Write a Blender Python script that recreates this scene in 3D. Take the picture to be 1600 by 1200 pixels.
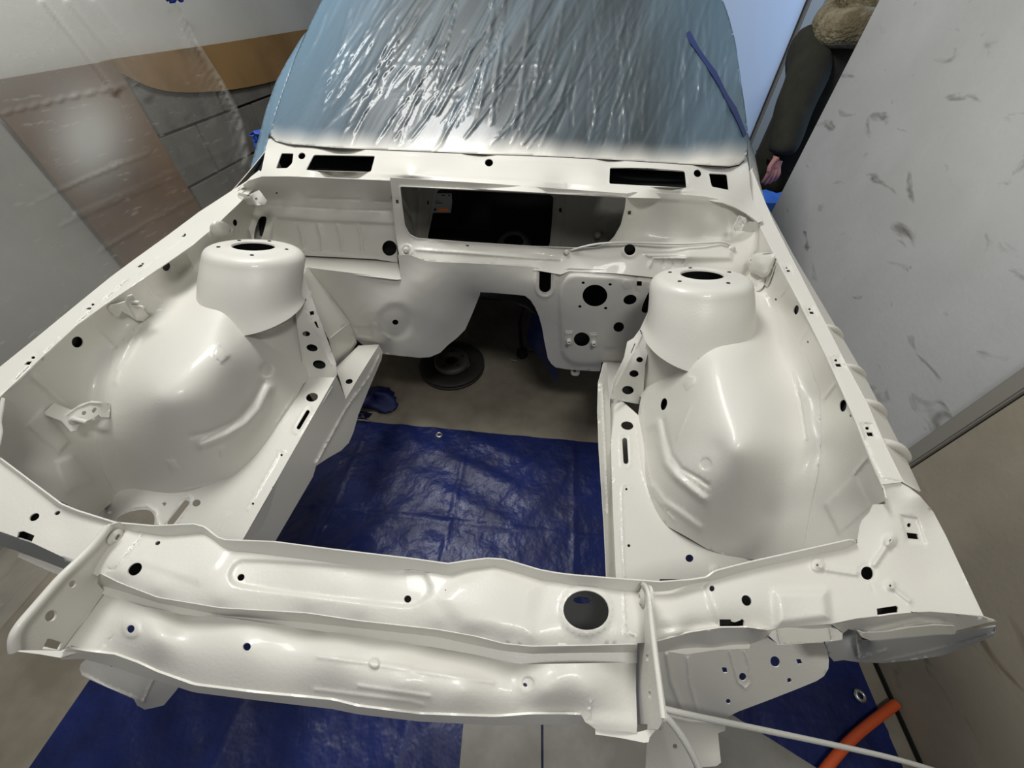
import bpy, bmesh, math, random
import numpy as np
from mathutils import Vector, Matrix
from mathutils.geometry import delaunay_2d_cdt
random.seed(4); rng = np.random.default_rng(7)
for o in list(bpy.data.objects): bpy.data.objects.remove(o)
scene = bpy.context.scene; COL = scene.collection
# ------------------------------------------------------------------ camera
S = 1.1                                   # survey units -> metres
FOC = 585.765
def _rot(a, b, c):
    Rx = np.array([[1,0,0],[0,math.cos(a),-math.sin(a)],[0,math.sin(a),math.cos(a)]])
    Rz = np.array([[math.cos(b),-math.sin(b),0],[math.sin(b),math.cos(b),0],[0,0,1]])
    Rr = np.array([[math.cos(c),-math.sin(c),0],[math.sin(c),math.cos(c),0],[0,0,1]])
    return Rz @ Rx @ Rr
RM = _rot(0.75010614, 0.09370342, 0.01532416)
CC = np.array([0.16967673, 0.0, 1.2])
cam = bpy.data.cameras.new('camera'); co = bpy.data.objects.new('camera', cam); COL.objects.link(co)
M4 = np.eye(4); M4[:3,:3] = RM; M4[:3,3] = CC*S
co.matrix_world = Matrix(M4.tolist())
cam.sensor_width = 36.0; cam.lens = FOC/1600*36; cam.clip_start = 0.02
scene.camera = co
# ------------------------------------------------------------------ light and exposure
w = bpy.data.worlds.new('world'); scene.world = w; w.use_nodes = True
w.node_tree.nodes['Background'].inputs[0].default_value = (0.93, 0.96, 1.0, 1)
w.node_tree.nodes['Background'].inputs[1].default_value = 0.14
def area(name, loc, target, sx, sy, power, color):
    l = bpy.data.lights.new(name, 'AREA'); l.shape = 'RECTANGLE'; l.size = sx; l.size_y = sy
    l.energy = power; l.color = color
    o = bpy.data.objects.new(name, l); COL.objects.link(o); o.location = Vector(loc)*S
    o.rotation_euler = (Vector(target)-Vector(loc)).to_track_quat('-Z', 'Y').to_euler(); return o
area('ceiling_lamp', (0.45, -0.25, 2.40), (0.15, 0.6, 0.6), 0.50, 0.25, 15, (1.0, 0.985, 0.95))
area('ceiling_lamp', (-0.60, 1.25, 2.45), (-.1, 1.0, 0.6), 1.0, 0.5, 42, (1.0, 0.99, 0.96))
area('door_daylight', (2.1, 2.3, 1.5), (1.0, 3.0, 0.7), 0.7, 1.0, 15, (0.42, 0.65, 1.0))
scene.view_settings.view_transform = 'Standard'; scene.view_settings.look = 'None'
scene.view_settings.exposure = 0.0; scene.view_settings.gamma = 1.0
scene.view_settings.use_curve_mapping = False
# ------------------------------------------------------------------ materials
def srgb(r, g, b):
    f = lambda c: (c/255/12.92) if c/255 <= .04045 else ((c/255+.055)/1.055)**2.4
    return (f(r), f(g), f(b), 1)
def mat(name, col, rough=.5, metal=0, bump=0, bscale=200, col2=None, cscale=4, cdetail=6, clo=.4, chi=.6,
        alpha=1, coat=0, spec=.5, stretch=None, bdist=.002, rough2=None):
    m = bpy.data.materials.new(name); m.use_nodes = True
    nt = m.node_tree; b = nt.nodes['Principled BSDF']
    b.inputs['Base Color'].default_value = col; b.inputs['Roughness'].default_value = rough
    b.inputs['Metallic'].default_value = metal; b.inputs['Alpha'].default_value = alpha
    b.inputs['Coat Weight'].default_value = coat; b.inputs['Specular IOR Level'].default_value = spec
    tc = nt.nodes.new('ShaderNodeTexCoord'); mp = nt.nodes.new('ShaderNodeMapping')
    nt.links.new(tc.outputs['Object'], mp.inputs[0])
    if stretch: mp.inputs['Scale'].default_value = stretch
    if col2 or rough2 is not None:
        n = nt.nodes.new('ShaderNodeTexNoise'); n.inputs['Scale'].default_value = cscale; n.inputs['Detail'].default_value = cdetail
        n.inputs['Roughness'].default_value = .6
        nt.links.new(mp.outputs[0], n.inputs[0])
        mr = nt.nodes.new('ShaderNodeMapRange'); mr.inputs[1].default_value = clo; mr.inputs[2].default_value = chi
        nt.links.new(n.outputs[0], mr.inputs[0])
        if col2:
            mx = nt.nodes.new('ShaderNodeMix'); mx.data_type = 'RGBA'
            mx.inputs[6].default_value = col; mx.inputs[7].default_value = col2
            nt.links.new(mr.outputs[0], mx.inputs[0]); nt.links.new(mx.outputs[2], b.inputs['Base Color'])
        if rough2 is not None:
            mf = nt.nodes.new('ShaderNodeMix'); mf.inputs[2].default_value = rough; mf.inputs[3].default_value = rough2
            nt.links.new(mr.outputs[0], mf.inputs[0]); nt.links.new(mf.outputs[0], b.inputs['Roughness'])
    if bump:
        n2 = nt.nodes.new('ShaderNodeTexNoise'); n2.inputs['Scale'].default_value = bscale; n2.inputs['Detail'].default_value = 3
        nt.links.new(mp.outputs[0], n2.inputs[0])
        bp = nt.nodes.new('ShaderNodeBump'); bp.inputs['Strength'].default_value = bump; bp.inputs['Distance'].default_value = bdist
        nt.links.new(n2.outputs[0], bp.inputs['Height']); nt.links.new(bp.outputs[0], b.inputs['Normal'])
    m['b'] = 1
    return m
PAINT = mat('fresh_white_paint', srgb(214,212,204), rough=.36, bump=.12, bscale=260, coat=.15, rough2=.46, cscale=7)
SEAL = mat('brushed_seam_sealer', srgb(214,211,200), rough=.35, bump=.6, bscale=90, bdist=.004)
DARK = mat('dark_interior_shade', srgb(24,24,24), rough=.8)  # near-black tone standing for the shade inside closed parts
BLACK = mat('black_void_and_part', srgb(9,9,9), rough=.9)  # truly black parts, and voids blackened in place of shade
GREYBOARD = mat('painted_grey_board', srgb(176,178,178), rough=.7, bump=.3, bscale=60, col2=srgb(166,167,165), cscale=3)
# ------------------------------------------------------------------ survey maths
def rays(p):
    p = np.atleast_2d(np.asarray(p, float))
    q = np.stack([(p[:,0]-800)/FOC, -(p[:,1]-600)/FOC, -np.ones(len(p))], 1)
    return q @ RM.T
def proj(P):
    q = (np.atleast_2d(P)-CC) @ RM
    return np.stack([800+FOC*q[:,0]/-q[:,2], 600-FOC*q[:,1]/-q[:,2]], 1)
AX = {'x':0, 'y':1, 'z':2}
def hit(px, py, ax, v):
    r = rays((px, py))[0]; k = AX[ax]; return CC + r*(v-CC[k])/r[k]
def depth(P): return -((np.asarray(P)-CC) @ RM)[2]
class Surf:
    """smooth steel surface through surveyed points (thin plate in inverse depth, exact for planes)"""
    def __init__(s, K, reg=2e-6):
        A, d = [], []
        for k in K:
            if isinstance(k[2], str): P = hit(*k)
            else: P = np.array(k, float)
            A.append(proj(P)[0]); d.append(1/depth(P))
        A = np.array(A)/1000; d = np.array(d); n = len(A); s.A = A
        if n < 4:
            s.w = np.zeros(n); M = np.c_[np.ones(n), A]; s.a = np.linalg.lstsq(M, d, rcond=None)[0]; return
        r = np.linalg.norm(A[:,None]-A[None], axis=2); Kk = s.k(r)+reg*np.eye(n)
        M = np.c_[np.ones(n), A]
        T = np.block([[Kk, M],[M.T, np.zeros((3,3))]])
        sol = np.linalg.solve(T, np.r_[d, 0,0,0]); s.w = sol[:n]; s.a = sol[n:]
    @staticmethod
    def k(r): return np.where(r > 1e-9, r*r*np.log(np.maximum(r,1e-9)), 0)
    def depth(s, p):
        q = np.atleast_2d(p)/1000
        return 1/(s.a[0]+q @ s.a[1:]+s.k(np.linalg.norm(q[:,None]-s.A[None], axis=2)) @ s.w)
    def pt(s, p, h=0):
        p = np.atleast_2d(np.asarray(p, float)); d = s.depth(p); r = rays(p)
        d = d - h/np.linalg.norm(r, axis=1)
        return CC + r*d[:,None]
def Zc(ox, oy, s, L): return [(ox+x/s, oy+y/s) for x, y in L]
def ell(cx, cy, rx, ry=None, ang=0, n=22):
    ry = rx if ry is None else ry; a = math.radians(ang)
    return [(cx+rx*math.cos(t)*math.cos(a)-ry*math.sin(t)*math.sin(a), cy+rx*math.cos(t)*math.sin(a)+ry*math.sin(t)*math.cos(a))
            for t in np.linspace(0, 2*math.pi, n, endpoint=False)]
def slot(a, b, r, n=8):
    a, b = np.array(a, float), np.array(b, float); d = (b-a)/np.linalg.norm(b-a); t0 = math.atan2(d[1], d[0])
    return [tuple(b+r*np.array([math.cos(t), math.sin(t)])) for t in np.linspace(t0-math.pi/2, t0+math.pi/2, n)] + \
           [tuple(a+r*np.array([math.cos(t), math.sin(t)])) for t in np.linspace(t0+math.pi/2, t0+1.5*math.pi, n)]
def resample(P, g, closed=True):
    P = np.array(P, float); out = []
    n = len(P) if closed else len(P)-1
    for i in range(n):
        a, b = P[i], P[(i+1) % len(P)]; m = max(1, int(round(np.linalg.norm(b-a)/g)))
        for k in range(m): out.append(a+(b-a)*k/m)
    if not closed: out.append(P[-1])
    return np.array(out)
def smooth(P, closed=True, it=2):
    P = np.array(P, float)
    for _ in range(it):
        if closed:
            Q = np.roll(P, -1, 0); P = np.stack([.75*P+.25*Q, .25*P+.75*Q], 1).reshape(-1, 2)
        else:
            A, B = P[:-1], P[1:]; P = np.concatenate([P[:1], np.stack([.75*A+.25*B, .25*A+.75*B], 1).reshape(-1, 2), P[-1:]])
    return P
def inside(p, poly):
    p = np.atleast_2d(p); x, y = p[:,0], p[:,1]; r = np.zeros(len(p), bool); P = np.array(poly)
    for a, b in zip(P, np.roll(P, -1, 0)):
        if a[1] == b[1]: continue
        c = ((a[1] > y) != (b[1] > y)); xi = (b[0]-a[0])*(y-a[1])/(b[1]-a[1])+a[0]
        r ^= c & (x < xi)
    return r
def roundc(P, r, n=5):
    P = np.array(P, float); out = []
    for i in range(len(P)):
        a, b, c = P[i-1], P[i], P[(i+1) % len(P)]; da, dc = a-b, c-b; la, lc = np.linalg.norm(da), np.linalg.norm(dc)
        t = min(r, la*.45, lc*.45); p, q = b+da/la*t, b+dc/lc*t
        for k in range(n): u = k/(n-1); out.append((1-u)**2*p+2*u*(1-u)*b+u*u*q)
    return np.array(out)
def seg_dist(p, poly, closed=False):
    P = np.array(poly, float); d = np.full(len(p), 1e9)
    Q = np.roll(P, -1, 0) if closed else P[1:]
    for a, b in zip(P, Q):
        ab = b-a; L = ab @ ab
        if L == 0: continue
        t = np.clip((p-a) @ ab/L, 0, 1); d = np.minimum(d, np.linalg.norm(p-(a+t[:,None]*ab), axis=1))
    return d
def sst(x): x = np.clip(x, 0, 1); return x*x*(3-2*x)
def bumps_h(p, bumps):
    h = np.zeros(len(p))
    for b in bumps:
        if b[0] == 'line': h += b[3]*(1-sst(seg_dist(p, b[1])/b[2]))            # pts, half width, height
        elif b[0] == 'poly':                                                    # pts, soft, height
            s = seg_dist(p, b[1], True); i = inside(p, b[1]); h += b[3]*sst(.5+np.where(i, s, -s)/(2*b[2]))
        elif b[0] == 'disc':                                                    # c, r, soft, height
            s = b[2]-np.linalg.norm(p-np.array(b[1]), axis=1); h += b[4]*sst(.5+s/(2*b[3]))
        elif b[0] == 'noise':
            h += b[3]*np.sin(p[:,0]/b[1]+1.7*np.sin(p[:,1]/b[2]))*np.sin(p[:,1]/b[2]+1.3*np.sin(p[:,0]/b[1]))
    return h
def link(me, name, m, parent):
    o = bpy.data.objects.new(name, me); COL.objects.link(o)
    if m: me.materials.append(m)
    if parent:
        o.parent = parent
        if parent.type == 'EMPTY': o.matrix_parent_inverse = Matrix.Translation(-parent.location)
    return o
def mesh(name, V, F, m, parent=None, shade=True):
    me = bpy.data.meshes.new(name); me.from_pydata([tuple(np.array(v)*S) for v in V], [], [tuple(f) for f in F]); me.update()
    if shade:
        for p in me.polygons: p.use_smooth = True
    return link(me, name, m, parent)
def sharp_rim(o):
    me = o.data; cnt = {}
    for p in me.polygons:
        for e in p.edge_keys: cnt[e] = cnt.get(e, 0)+1
    at = me.attributes.new('sharp_edge', 'BOOLEAN', 'EDGE') if 'sharp_edge' not in me.attributes else me.attributes['sharp_edge']
    for e in me.edges:
        if cnt.get(tuple(sorted(e.vertices)), 0) == 1: at.data[e.index].value = True
def sheet(name, outline, K, m=PAINT, parent=None, holes=(), bumps=(), g=6, th=.0014, fine=(), back=0, edge_m=None):
    surf = K if isinstance(K, Surf) else Surf(K)
    O = resample(outline, g); P = list(O); E = [(i, (i+1) % len(O)) for i in range(len(O))]
    Hs = []
    for h in holes:
        h = np.array(h); i0 = len(P); P += list(h); Hs.append(h)
        E += [(i0+i, i0+(i+1) % len(h)) for i in range(len(h))]
    x0, y0 = O.min(0); x1, y1 = O.max(0)
    gx, gy = np.meshgrid(np.arange(x0, x1, g), np.arange(y0, y1, g*.87)); gx = gx.copy(); gx[::2] += g/2
    G = np.stack([gx.ravel(), gy.ravel()], 1)
    for b in bumps:      # refine near features
        if b[0] in ('line', 'poly'):
            wd = b[2]; cl = b[0] == 'poly'; R = resample(b[1], max(3, g*.7), cl)
            if len(R) > 1:
                T = np.gradient(R, axis=0); T /= np.linalg.norm(T, axis=1)[:,None]+1e-9; N = np.stack([-T[:,1], T[:,0]], 1)
                for k in (-.95, -.6, -.3, 0, .3, .6, .95): G = np.r_[G, R+N*wd*k]
        elif b[0] == 'disc':
            for k in (b[2]-b[3], b[2]-b[3]/2, b[2], b[2]+b[3]/2, b[2]+b[3]): G = np.r_[G, np.array(ell(b[1][0], b[1][1], k, n=24))]
    G = G[inside(G, O)]
    if len(G): G = G[seg_dist(G, O, True) > .45*g]
    for h in Hs:
        G = G[~inside(G, h)]; G = G[seg_dist(G, h, True) > min(.4*g, 1.6)]
    # thin out near duplicates
    if len(G):
        key = np.round(G/1.3).astype(int); _, idx = np.unique(key, axis=0, return_index=True); G = G[idx]
    P = np.array(P + list(G))
    vo, ed, fa, *_ = delaunay_2d_cdt([Vector(p) for p in P], E, [], 0, 1e-4)
    V = np.array([tuple(v) for v in vo]); F = np.array([f for f in fa if len(f) == 3])
    cen = V[F].mean(1); ok = inside(cen, O)
    for h in Hs: ok &= ~inside(cen, h)
    F = F[ok]
    X = surf.pt(V, bumps_h(V, bumps))
    # face the camera
    a, b, c = X[F[:,0]], X[F[:,1]], X[F[:,2]]; nrm = np.cross(b-a, c-a); fl = ((a-CC)*nrm).sum(1) > 0
    F[fl] = F[fl][:, ::-1]
    o = mesh(name, X, F, m, parent); sharp_rim(o)
    if th:
        md = o.modifiers.new('thickness', 'SOLIDIFY'); md.thickness = th*S; md.offset = -1; md.use_even_offset = False
        if edge_m: o.data.materials.append(edge_m); md.material_offset = 1
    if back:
        # inner skin of the panel, coloured dark so its holes look shaded
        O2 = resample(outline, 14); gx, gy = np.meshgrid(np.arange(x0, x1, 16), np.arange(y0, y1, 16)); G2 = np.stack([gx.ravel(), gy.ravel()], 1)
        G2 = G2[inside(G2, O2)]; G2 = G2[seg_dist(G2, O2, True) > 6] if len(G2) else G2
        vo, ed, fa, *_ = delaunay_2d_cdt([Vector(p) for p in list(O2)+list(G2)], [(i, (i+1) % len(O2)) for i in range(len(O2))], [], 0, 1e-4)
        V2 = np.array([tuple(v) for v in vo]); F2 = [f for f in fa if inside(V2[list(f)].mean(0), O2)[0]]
        mesh('dark_backing', surf.pt(V2, -back), F2, DARK, o)
    o['px'] = 1
    return o, surf
def strip(name, A, B, m, parent, n=4, th=.0014, bow=0):
    """steel strip between two edges given as lists of 3D points"""
    A = np.array(A); B = np.array(B); k = len(A); V = []; F = []
    for j in range(n+1):
        t = j/n; V += list(A*(1-t)+B*t)
    for j in range(n):
        for i in range(k-1): F.append((j*k+i, j*k+i+1, (j+1)*k+i+1, (j+1)*k+i))
    o = mesh(name, V, F, m, parent); sharp_rim(o)
    if th:
        md = o.modifiers.new('thickness', 'SOLIDIFY'); md.thickness = th*S; md.offset = 0
    return o
def curve3(name, pts, r, m, parent=None, cyclic=False, res=8, tilt=None):
    cu = bpy.data.curves.new(name, 'CURVE'); cu.dimensions = '3D'; cu.bevel_depth = r*S; cu.bevel_resolution = 3; cu.resolution_u = res; cu.use_fill_caps = True
    sp = cu.splines.new('NURBS' if len(pts) > 3 else 'POLY'); sp.points.add(len(pts)-1)
    for p, q in zip(sp.points, pts): p.co = (*(np.array(q)*S), 1)
    if len(pts) > 3: sp.use_endpoint_u = True; sp.order_u = 3
    sp.use_cyclic_u = cyclic
    dg = bpy.context.evaluated_depsgraph_get(); o = bpy.data.objects.new('tmp', cu); COL.objects.link(o); dg.update()
    me = bpy.data.meshes.new_from_object(o.evaluated_get(bpy.context.evaluated_depsgraph_get())); bpy.data.objects.remove(o)
    me.name = name
    for p in me.polygons: p.use_smooth = True
    me.materials.clear()
    return link(me, name, m, parent)
def empty(name, loc=(0,0,0)):
    o = bpy.data.objects.new(name, None); o.location = Vector(loc)*S; COL.objects.link(o); return o
def tag(o, label=None, cat=None, group=None, kind=None):
    if label: o['label'] = label
    if cat: o['category'] = cat
    if group: o['group'] = group
    if kind: o['kind'] = kind
    return o
def box(name, c, s, m, parent=None, bev=.002, rot=None):
    bm = bmesh.new(); bmesh.ops.create_cube(bm, size=1)
    bmesh.ops.scale(bm, vec=Vector(s)*S, verts=bm.verts)
    if bev: bmesh.ops.bevel(bm, geom=list(bm.edges), offset=bev*S, segments=2, affect='EDGES')
    if rot is not None: bmesh.ops.rotate(bm, cent=(0,0,0), matrix=rot, verts=bm.verts)
    bmesh.ops.translate(bm, vec=Vector(c)*S, verts=bm.verts)
    me = bpy.data.meshes.new(name); bm.to_mesh(me); bm.free(); return link(me, name, m, parent)
def lathe(name, prof, c, axis, m, parent=None, n=48, start=0):
    """prof: list of (radius, height) swept round axis through c"""
    ax = np.array(axis, float); ax /= np.linalg.norm(ax); u = np.cross(ax, (0,1,0) if abs(ax[1]) < .9 else (1,0,0)); u /= np.linalg.norm(u); v = np.cross(ax, u)
    V, F = [], []
    for (r, h) in prof:
        for i in range(n):
            t = 2*math.pi*i/n; V.append(np.array(c)+ax*h+u*r*math.cos(t)+v*r*math.sin(t))
    for j in range(len(prof)-1):
        for i in range(n): F.append((j*n+i, j*n+(i+1) % n, (j+1)*n+(i+1) % n, (j+1)*n+i))
    return mesh(name, V, F, m, parent)
# ------------------------------------------------------------------ the room (structure)
CONC = mat('concrete_floor', srgb(150,143,128), rough=.75, col2=srgb(118,111,97), cscale=2.2, bump=.5, bscale=18, bdist=.004, cdetail=10)
def st(o): o['kind'] = 'structure'; return o
st(box('floor', (0.5, 2.0, -.02), (6.5, 7, .04), CONC, bev=0))
def wallmat(name, c1, c2, stain):
    m = mat(name, c1, rough=.75, col2=c2, cscale=1.6, bump=.25, bscale=80)
    nt = m.node_tree; b = nt.nodes['Principled BSDF']; lk = b.inputs['Base Color'].links[0].from_socket
    tc = nt.nodes.new('ShaderNodeTexCoord'); mp = nt.nodes.new('ShaderNodeMapping'); mp.inputs['Scale'].default_value = (1, 2.2, 5.5); mp.inputs['Rotation'].default_value = (.7,0,0)
    nt.links.new(tc.outputs['Object'], mp.inputs[0])
    n = nt.nodes.new('ShaderNodeTexNoise'); n.inputs['Scale'].default_value = 3.2; n.inputs['Detail'].default_value = 5; n.inputs['Distortion'].default_value = .8
    nt.links.new(mp.outputs[0], n.inputs[0])
    mr = nt.nodes.new('ShaderNodeMapRange'); mr.inputs[1].default_value = .62; mr.inputs[2].default_value = .76; nt.links.new(n.outputs[0], mr.inputs[0])
    mx = nt.nodes.new('ShaderNodeMix'); mx.data_type = 'RGBA'; nt.links.new(mr.outputs[0], mx.inputs[0]); nt.links.new(lk, mx.inputs[6]); mx.inputs[7].default_value = stain
    nt.links.new(mx.outputs[2], b.inputs['Base Color']); return m
WALLR = wallmat('scuffed_grey_wall', srgb(196,197,196), srgb(184,185,183), srgb(112,108,102))
WALLB = wallmat('grimy_beige_wall', srgb(172,163,145), srgb(152,144,127), srgb(118,108,92))
wr = st(box('wall_right', (1.16, 0.4125, .95), (.05, 2.665, 2.0), GREYBOARD, bev=0))
# two boards of the right wall, meeting at a batten
st(box('panel', (1.125, 1.165, .95), (.025, 1.16, 1.98), WALLR, wr, bev=.002))
st(box('panel', (1.120, -.17, .95), (.025, 1.50, 1.98), WALLB, wr, bev=.002))
st(box('batten', (1.106, .600, .95), (.014, .035, 1.98), mat('batten_paint', srgb(146,143,134), rough=.6), wr, bev=.003))
st(box('gap_strip', (1.104, -.1, .008), (.006, 1.4, .008), BLACK, bev=.001))  # black strip added for the dark gap under the wall boards
WALLL = mat('left_wall_paint', srgb(200,198,190), rough=.8, col2=srgb(188,186,178), cscale=1.5)
wl = st(box('wall_left', (-1.475, 2.0, 1.0), (.05, 5.6, 2.0), WALLL, bev=0))
st(box('wall_back', (0.2, 4.75, 1.1), (4.2, .05, 2.2), WALLL, bev=0))
# block wall low at the left rear: courses with recessed joints
BLK = mat('grey_block', srgb(110,108,101), rough=.85, bump=.6, bscale=60, col2=srgb(92,91,85), cscale=5)
st(box('panel', (-1.447, 3.1, .48), (.012, 3.06, .96), mat('mortar', srgb(96,94,88), rough=.9), wl, bev=0))
blk = None
for r in range(5):
    for c in range(-1, 7):
        y0 = 1.60+c*.42+(.21 if r % 2 else 0); z0 = .005+r*.19
        if blk is None: blk = box('block', (-1.43, y0+.2, z0+.09), (.04, .412, .182), BLK, wl, bev=.003)
        else:
            b = blk.copy(); COL.objects.link(b); b.parent = wl; b.location = Vector((0, (c+1)*.42+(.21 if r % 2 else 0), r*.19))*S
# door at the back right
DOORM = mat('pale_door_paint', srgb(206,218,236), rough=.4)
dr = st(box('door_1', (1.10, 3.0, 1.0), (.62, .04, 2.0), DOORM, bev=.003, rot=Matrix.Rotation(math.radians(-6), 3, 'Z')))
st(box('door_handle', (.86, 2.955, .95), (.09, .03, .02), mat('door_handle_steel', srgb(150,150,150), rough=.3, metal=1), dr, bev=.004))
st(box('trim_2', (1.455, 2.96, 1.0), (.07, .07, 2.0), mat('door_frame_paint', srgb(150,148,143), rough=.6), bev=.004))

# ------------------------------------------------------------------ things on the floor
TARP = mat('blue_tarpaulin', srgb(30,42,98), rough=.33, bump=.8, bscale=16, bdist=.010, col2=srgb(23,32,76), cscale=5, rough2=.45, spec=.28)
def cloth_plane(name, x0, x1, y0, y1, z, nx, ny, amp, m, th=.0012, seed=1, folds=()):
    r = np.random.default_rng(seed); X, Y = np.meshgrid(np.linspace(x0, x1, nx), np.linspace(y0, y1, ny)); H = np.zeros_like(X)
    for i in range(46):
        a = r.uniform(0, math.pi); f = r.uniform(6, 34); ph = r.uniform(0, 6.3); cx, cy = r.uniform(x0, x1), r.uniform(y0, y1); rad = r.uniform(.12, .4)
        H += np.maximum(0, 1-((X-cx)**2+(Y-cy)**2)/rad**2)*np.abs(np.sin((X*math.cos(a)+Y*math.sin(a))*f+ph))**3*amp*r.uniform(.4, 1)
    for (ax, v) in folds:
        D = np.abs((X if ax == 'x' else Y)-v); H += amp*.5*np.exp(-(D/.006)**2)
    V = np.stack([X.ravel(), Y.ravel(), (z+H).ravel()], 1); F = [(j*nx+i, j*nx+i+1, (j+1)*nx+i+1, (j+1)*nx+i) for j in range(ny-1) for i in range(nx-1)]
    return mesh(name, V, F, m)
tp = cloth_plane('tarpaulin', -.876, 1.064, -.75, .842, .002, 240, 200, .007, TARP, folds=[('x', -.47), ('x', -.07), ('x', .33), ('x', .74), ('y', .1), ('y', .48)])
tag(tp, 'wrinkled blue plastic tarpaulin spread on the floor under the car', 'tarpaulin')
GROM = mat('grommet_metal', srgb(190,190,180), rough=.35, metal=.9)
for px in ((686,679), (1345,1087)):
    p = hit(*px, 'z', .01); gm_ = lathe('grommet', [(.006,0),(.007,.004),(.011,.004),(.014,0)], p-np.array([0,0,.002]), (0,0,1), GROM, tp, n=20)
# grey boards laid over the tarp at the front
gb = empty('floor_board', (.25, -.1, .01))
tag(gb, 'scratched grey painted boards on the floor below the front beam', 'board')
FB = mat('scratched_floor_board', srgb(140,139,132), rough=.6, col2=srgb(112,110,102), cscale=3, bump=.3, bscale=30)
def slab(name, poly, z0, z1, m, parent):
    n = len(poly); V = [(x,y,z1) for x,y in poly]+[(x,y,z0) for x,y in poly]
    F = [tuple(range(n)), tuple(range(2*n-1, n-1, -1))]+[(i, i+n, (i+1) % n+n, (i+1) % n) for i in range(n)]
    o = mesh(name, V, F, m, parent, shade=False); 
    bm = bmesh.new(); bm.from_mesh(o.data); bmesh.ops.recalc_face_normals(bm, faces=bm.faces); bm.to_mesh(o.data); bm.free(); return o
slab('board', [tuple(hit(x, y, 'z', .018)[:2]) for x, y in ((728,1085),(845,1085),(846,1400),(700,1400))], .006, .018, FB, gb)
slab('board', [tuple(hit(x, y, 'z', .018)[:2]) for x, y in ((849,1085),(1125,1105),(1300,1215),(1330,1400),(850,1400))], .006, .018, FB, gb)
# dark slab of concrete patches are part of the floor; brake disc behind the tarp
IRON = mat('dull_cast_iron', srgb(62,60,58), rough=.6, metal=.4, bump=.3, bscale=50)
d0 = hit(706, 566, 'z', .035)
bd = empty('brake_disc', (d0[0], d0[1], 0)); tag(bd, 'dark iron vented brake disc lying on the concrete under the firewall', 'brake disc')
R_ = .145
for nm, z0 in (('friction_ring', .004), ('friction_ring', .022)):
    lathe(nm, [(.082,z0),(.082,z0+.009),(R_-.002,z0+.009),(R_,z0+.007),(R_,z0+.001),(R_-.002,z0)], (d0[0], d0[1], .003), (0,0,1), IRON, bd, n=64)
vn = []; vf = []
for k in range(30):
    a = 2*math.pi*k/30; c, s_ = math.cos(a), math.sin(a); b = len(vn)
    for (r, t) in ((.085,-.002),(.143,-.002),(.143,.002),(.085,.002)):
        for z in (.015,.026): vn.append((d0[0]+r*c-t*s_, d0[1]+r*s_+t*c, z))
    for (i, j) in ((0,2),(2,4),(4,6),(6,0)): vf.append((b+i, b+j, b+j+1, b+i+1))
tag(mesh('vane', vn, vf, IRON, bd), kind='stuff')
hat_h = .052
lathe('hat', [(.078,.03),(.076,.050),(.070,hat_h),(.032,hat_h),(.031,.03)], (d0[0], d0[1], .003), (0,0,1), mat('hat_iron', srgb(84,82,78), rough=.55, metal=.4), bd, n=48)
for k in range(5):
    a = 2*math.pi*k/5+.5; lathe('bolt_hole', [(.0001,.0012),(.0062,.0012),(.0068,0)], (d0[0]+.052*math.cos(a), d0[1]+.052*math.sin(a), .003+hat_h), (0,0,1), BLACK, bd, n=14)
lathe('centre_bore', [(.0001,.0008),(.031,.0008),(.032,0)], (d0[0], d0[1], .003+hat_h-.02), (0,0,1), BLACK, bd, n=24)
# steering joint and blue sheet hanging behind the tunnel
h0 = hit(816, 552, 'z', .03)
hb = empty('ball_joint', (h0[0], h0[1], 0)); tag(hb, 'small black ball joint lying on the floor below the tunnel', 'ball joint')
bmj = bmesh.new(); bmesh.ops.create_uvsphere(bmj, u_segments=20, v_segments=12, radius=.028*S); bmesh.ops.translate(bmj, vec=Vector((h0[0],h0[1],.032))*S, verts=bmj.verts)
mej = bpy.data.meshes.new('boot'); bmj.to_mesh(mej); bmj.free(); link(mej, 'boot', BLACK, hb)
curve3('stud', [(h0[0]+.01, h0[1], .04), (h0[0]+.06, h0[1]-.01, .05)], .007, IRON, hb)
curve3('rod', [(h0[0], h0[1], .03), (h0[0]-.03, h0[1]+.2, .045), (h0[0]-.02, h0[1]+.38, .03)], .010, IRON, hb)
curve3('cotter_pin', [(h0[0]-.05, h0[1]-.03, .012), (h0[0]-.02, h0[1]-.035, .012)], .004, GROM, hb)
# rumpled blue bag with white lettering
BAG = mat('blue_bag_cloth', srgb(22,32,84), rough=.6, bump=.5, bscale=20)
p0 = hit(592, 640, 'z', .0)
bag = empty('bag', (p0[0], p0[1], 0)); tag(bag, 'rumpled dark blue bag with white lettering behind the tarpaulin edge', 'bag')
V = []; n = 26
r = np.random.default_rng(3)
for j in range(n+1):
    for i in range(n):
        th_ = 2*math.pi*i/n; ph = math.pi*j/n
        rr = 1+.28*math.sin(3*th_+2*ph)+.10*math.sin(7*th_+4*ph)+.05*math.sin(13*th_-6*ph)
        V.append((p0[0]-.02+.085*rr*math.sin(ph)*math.cos(th_), p0[1]+.035+.06*rr*math.sin(ph)*math.sin(th_), max(.004, .02+.024*math.cos(ph)*rr*(1+.6*math.sin(2*th_)))))
mesh('cloth', V, [(j*n+i, j*n+(i+1) % n, (j+1)*n+(i+1) % n, (j+1)*n+i) for j in range(n) for i in range(n)], BAG, bag)
mesh('strap', [(p0[0]-.06,p0[1]-.045,.01),(p0[0]-.02,p0[1]-.055,.01),(p0[0]+.01,p0[1]-.06,.05),(p0[0]-.05,p0[1]-.05,.05)], [(0,1,2,3)], BAG, bag)
LETTER = mat('white_print', srgb(190,190,190), rough=.6)
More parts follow.
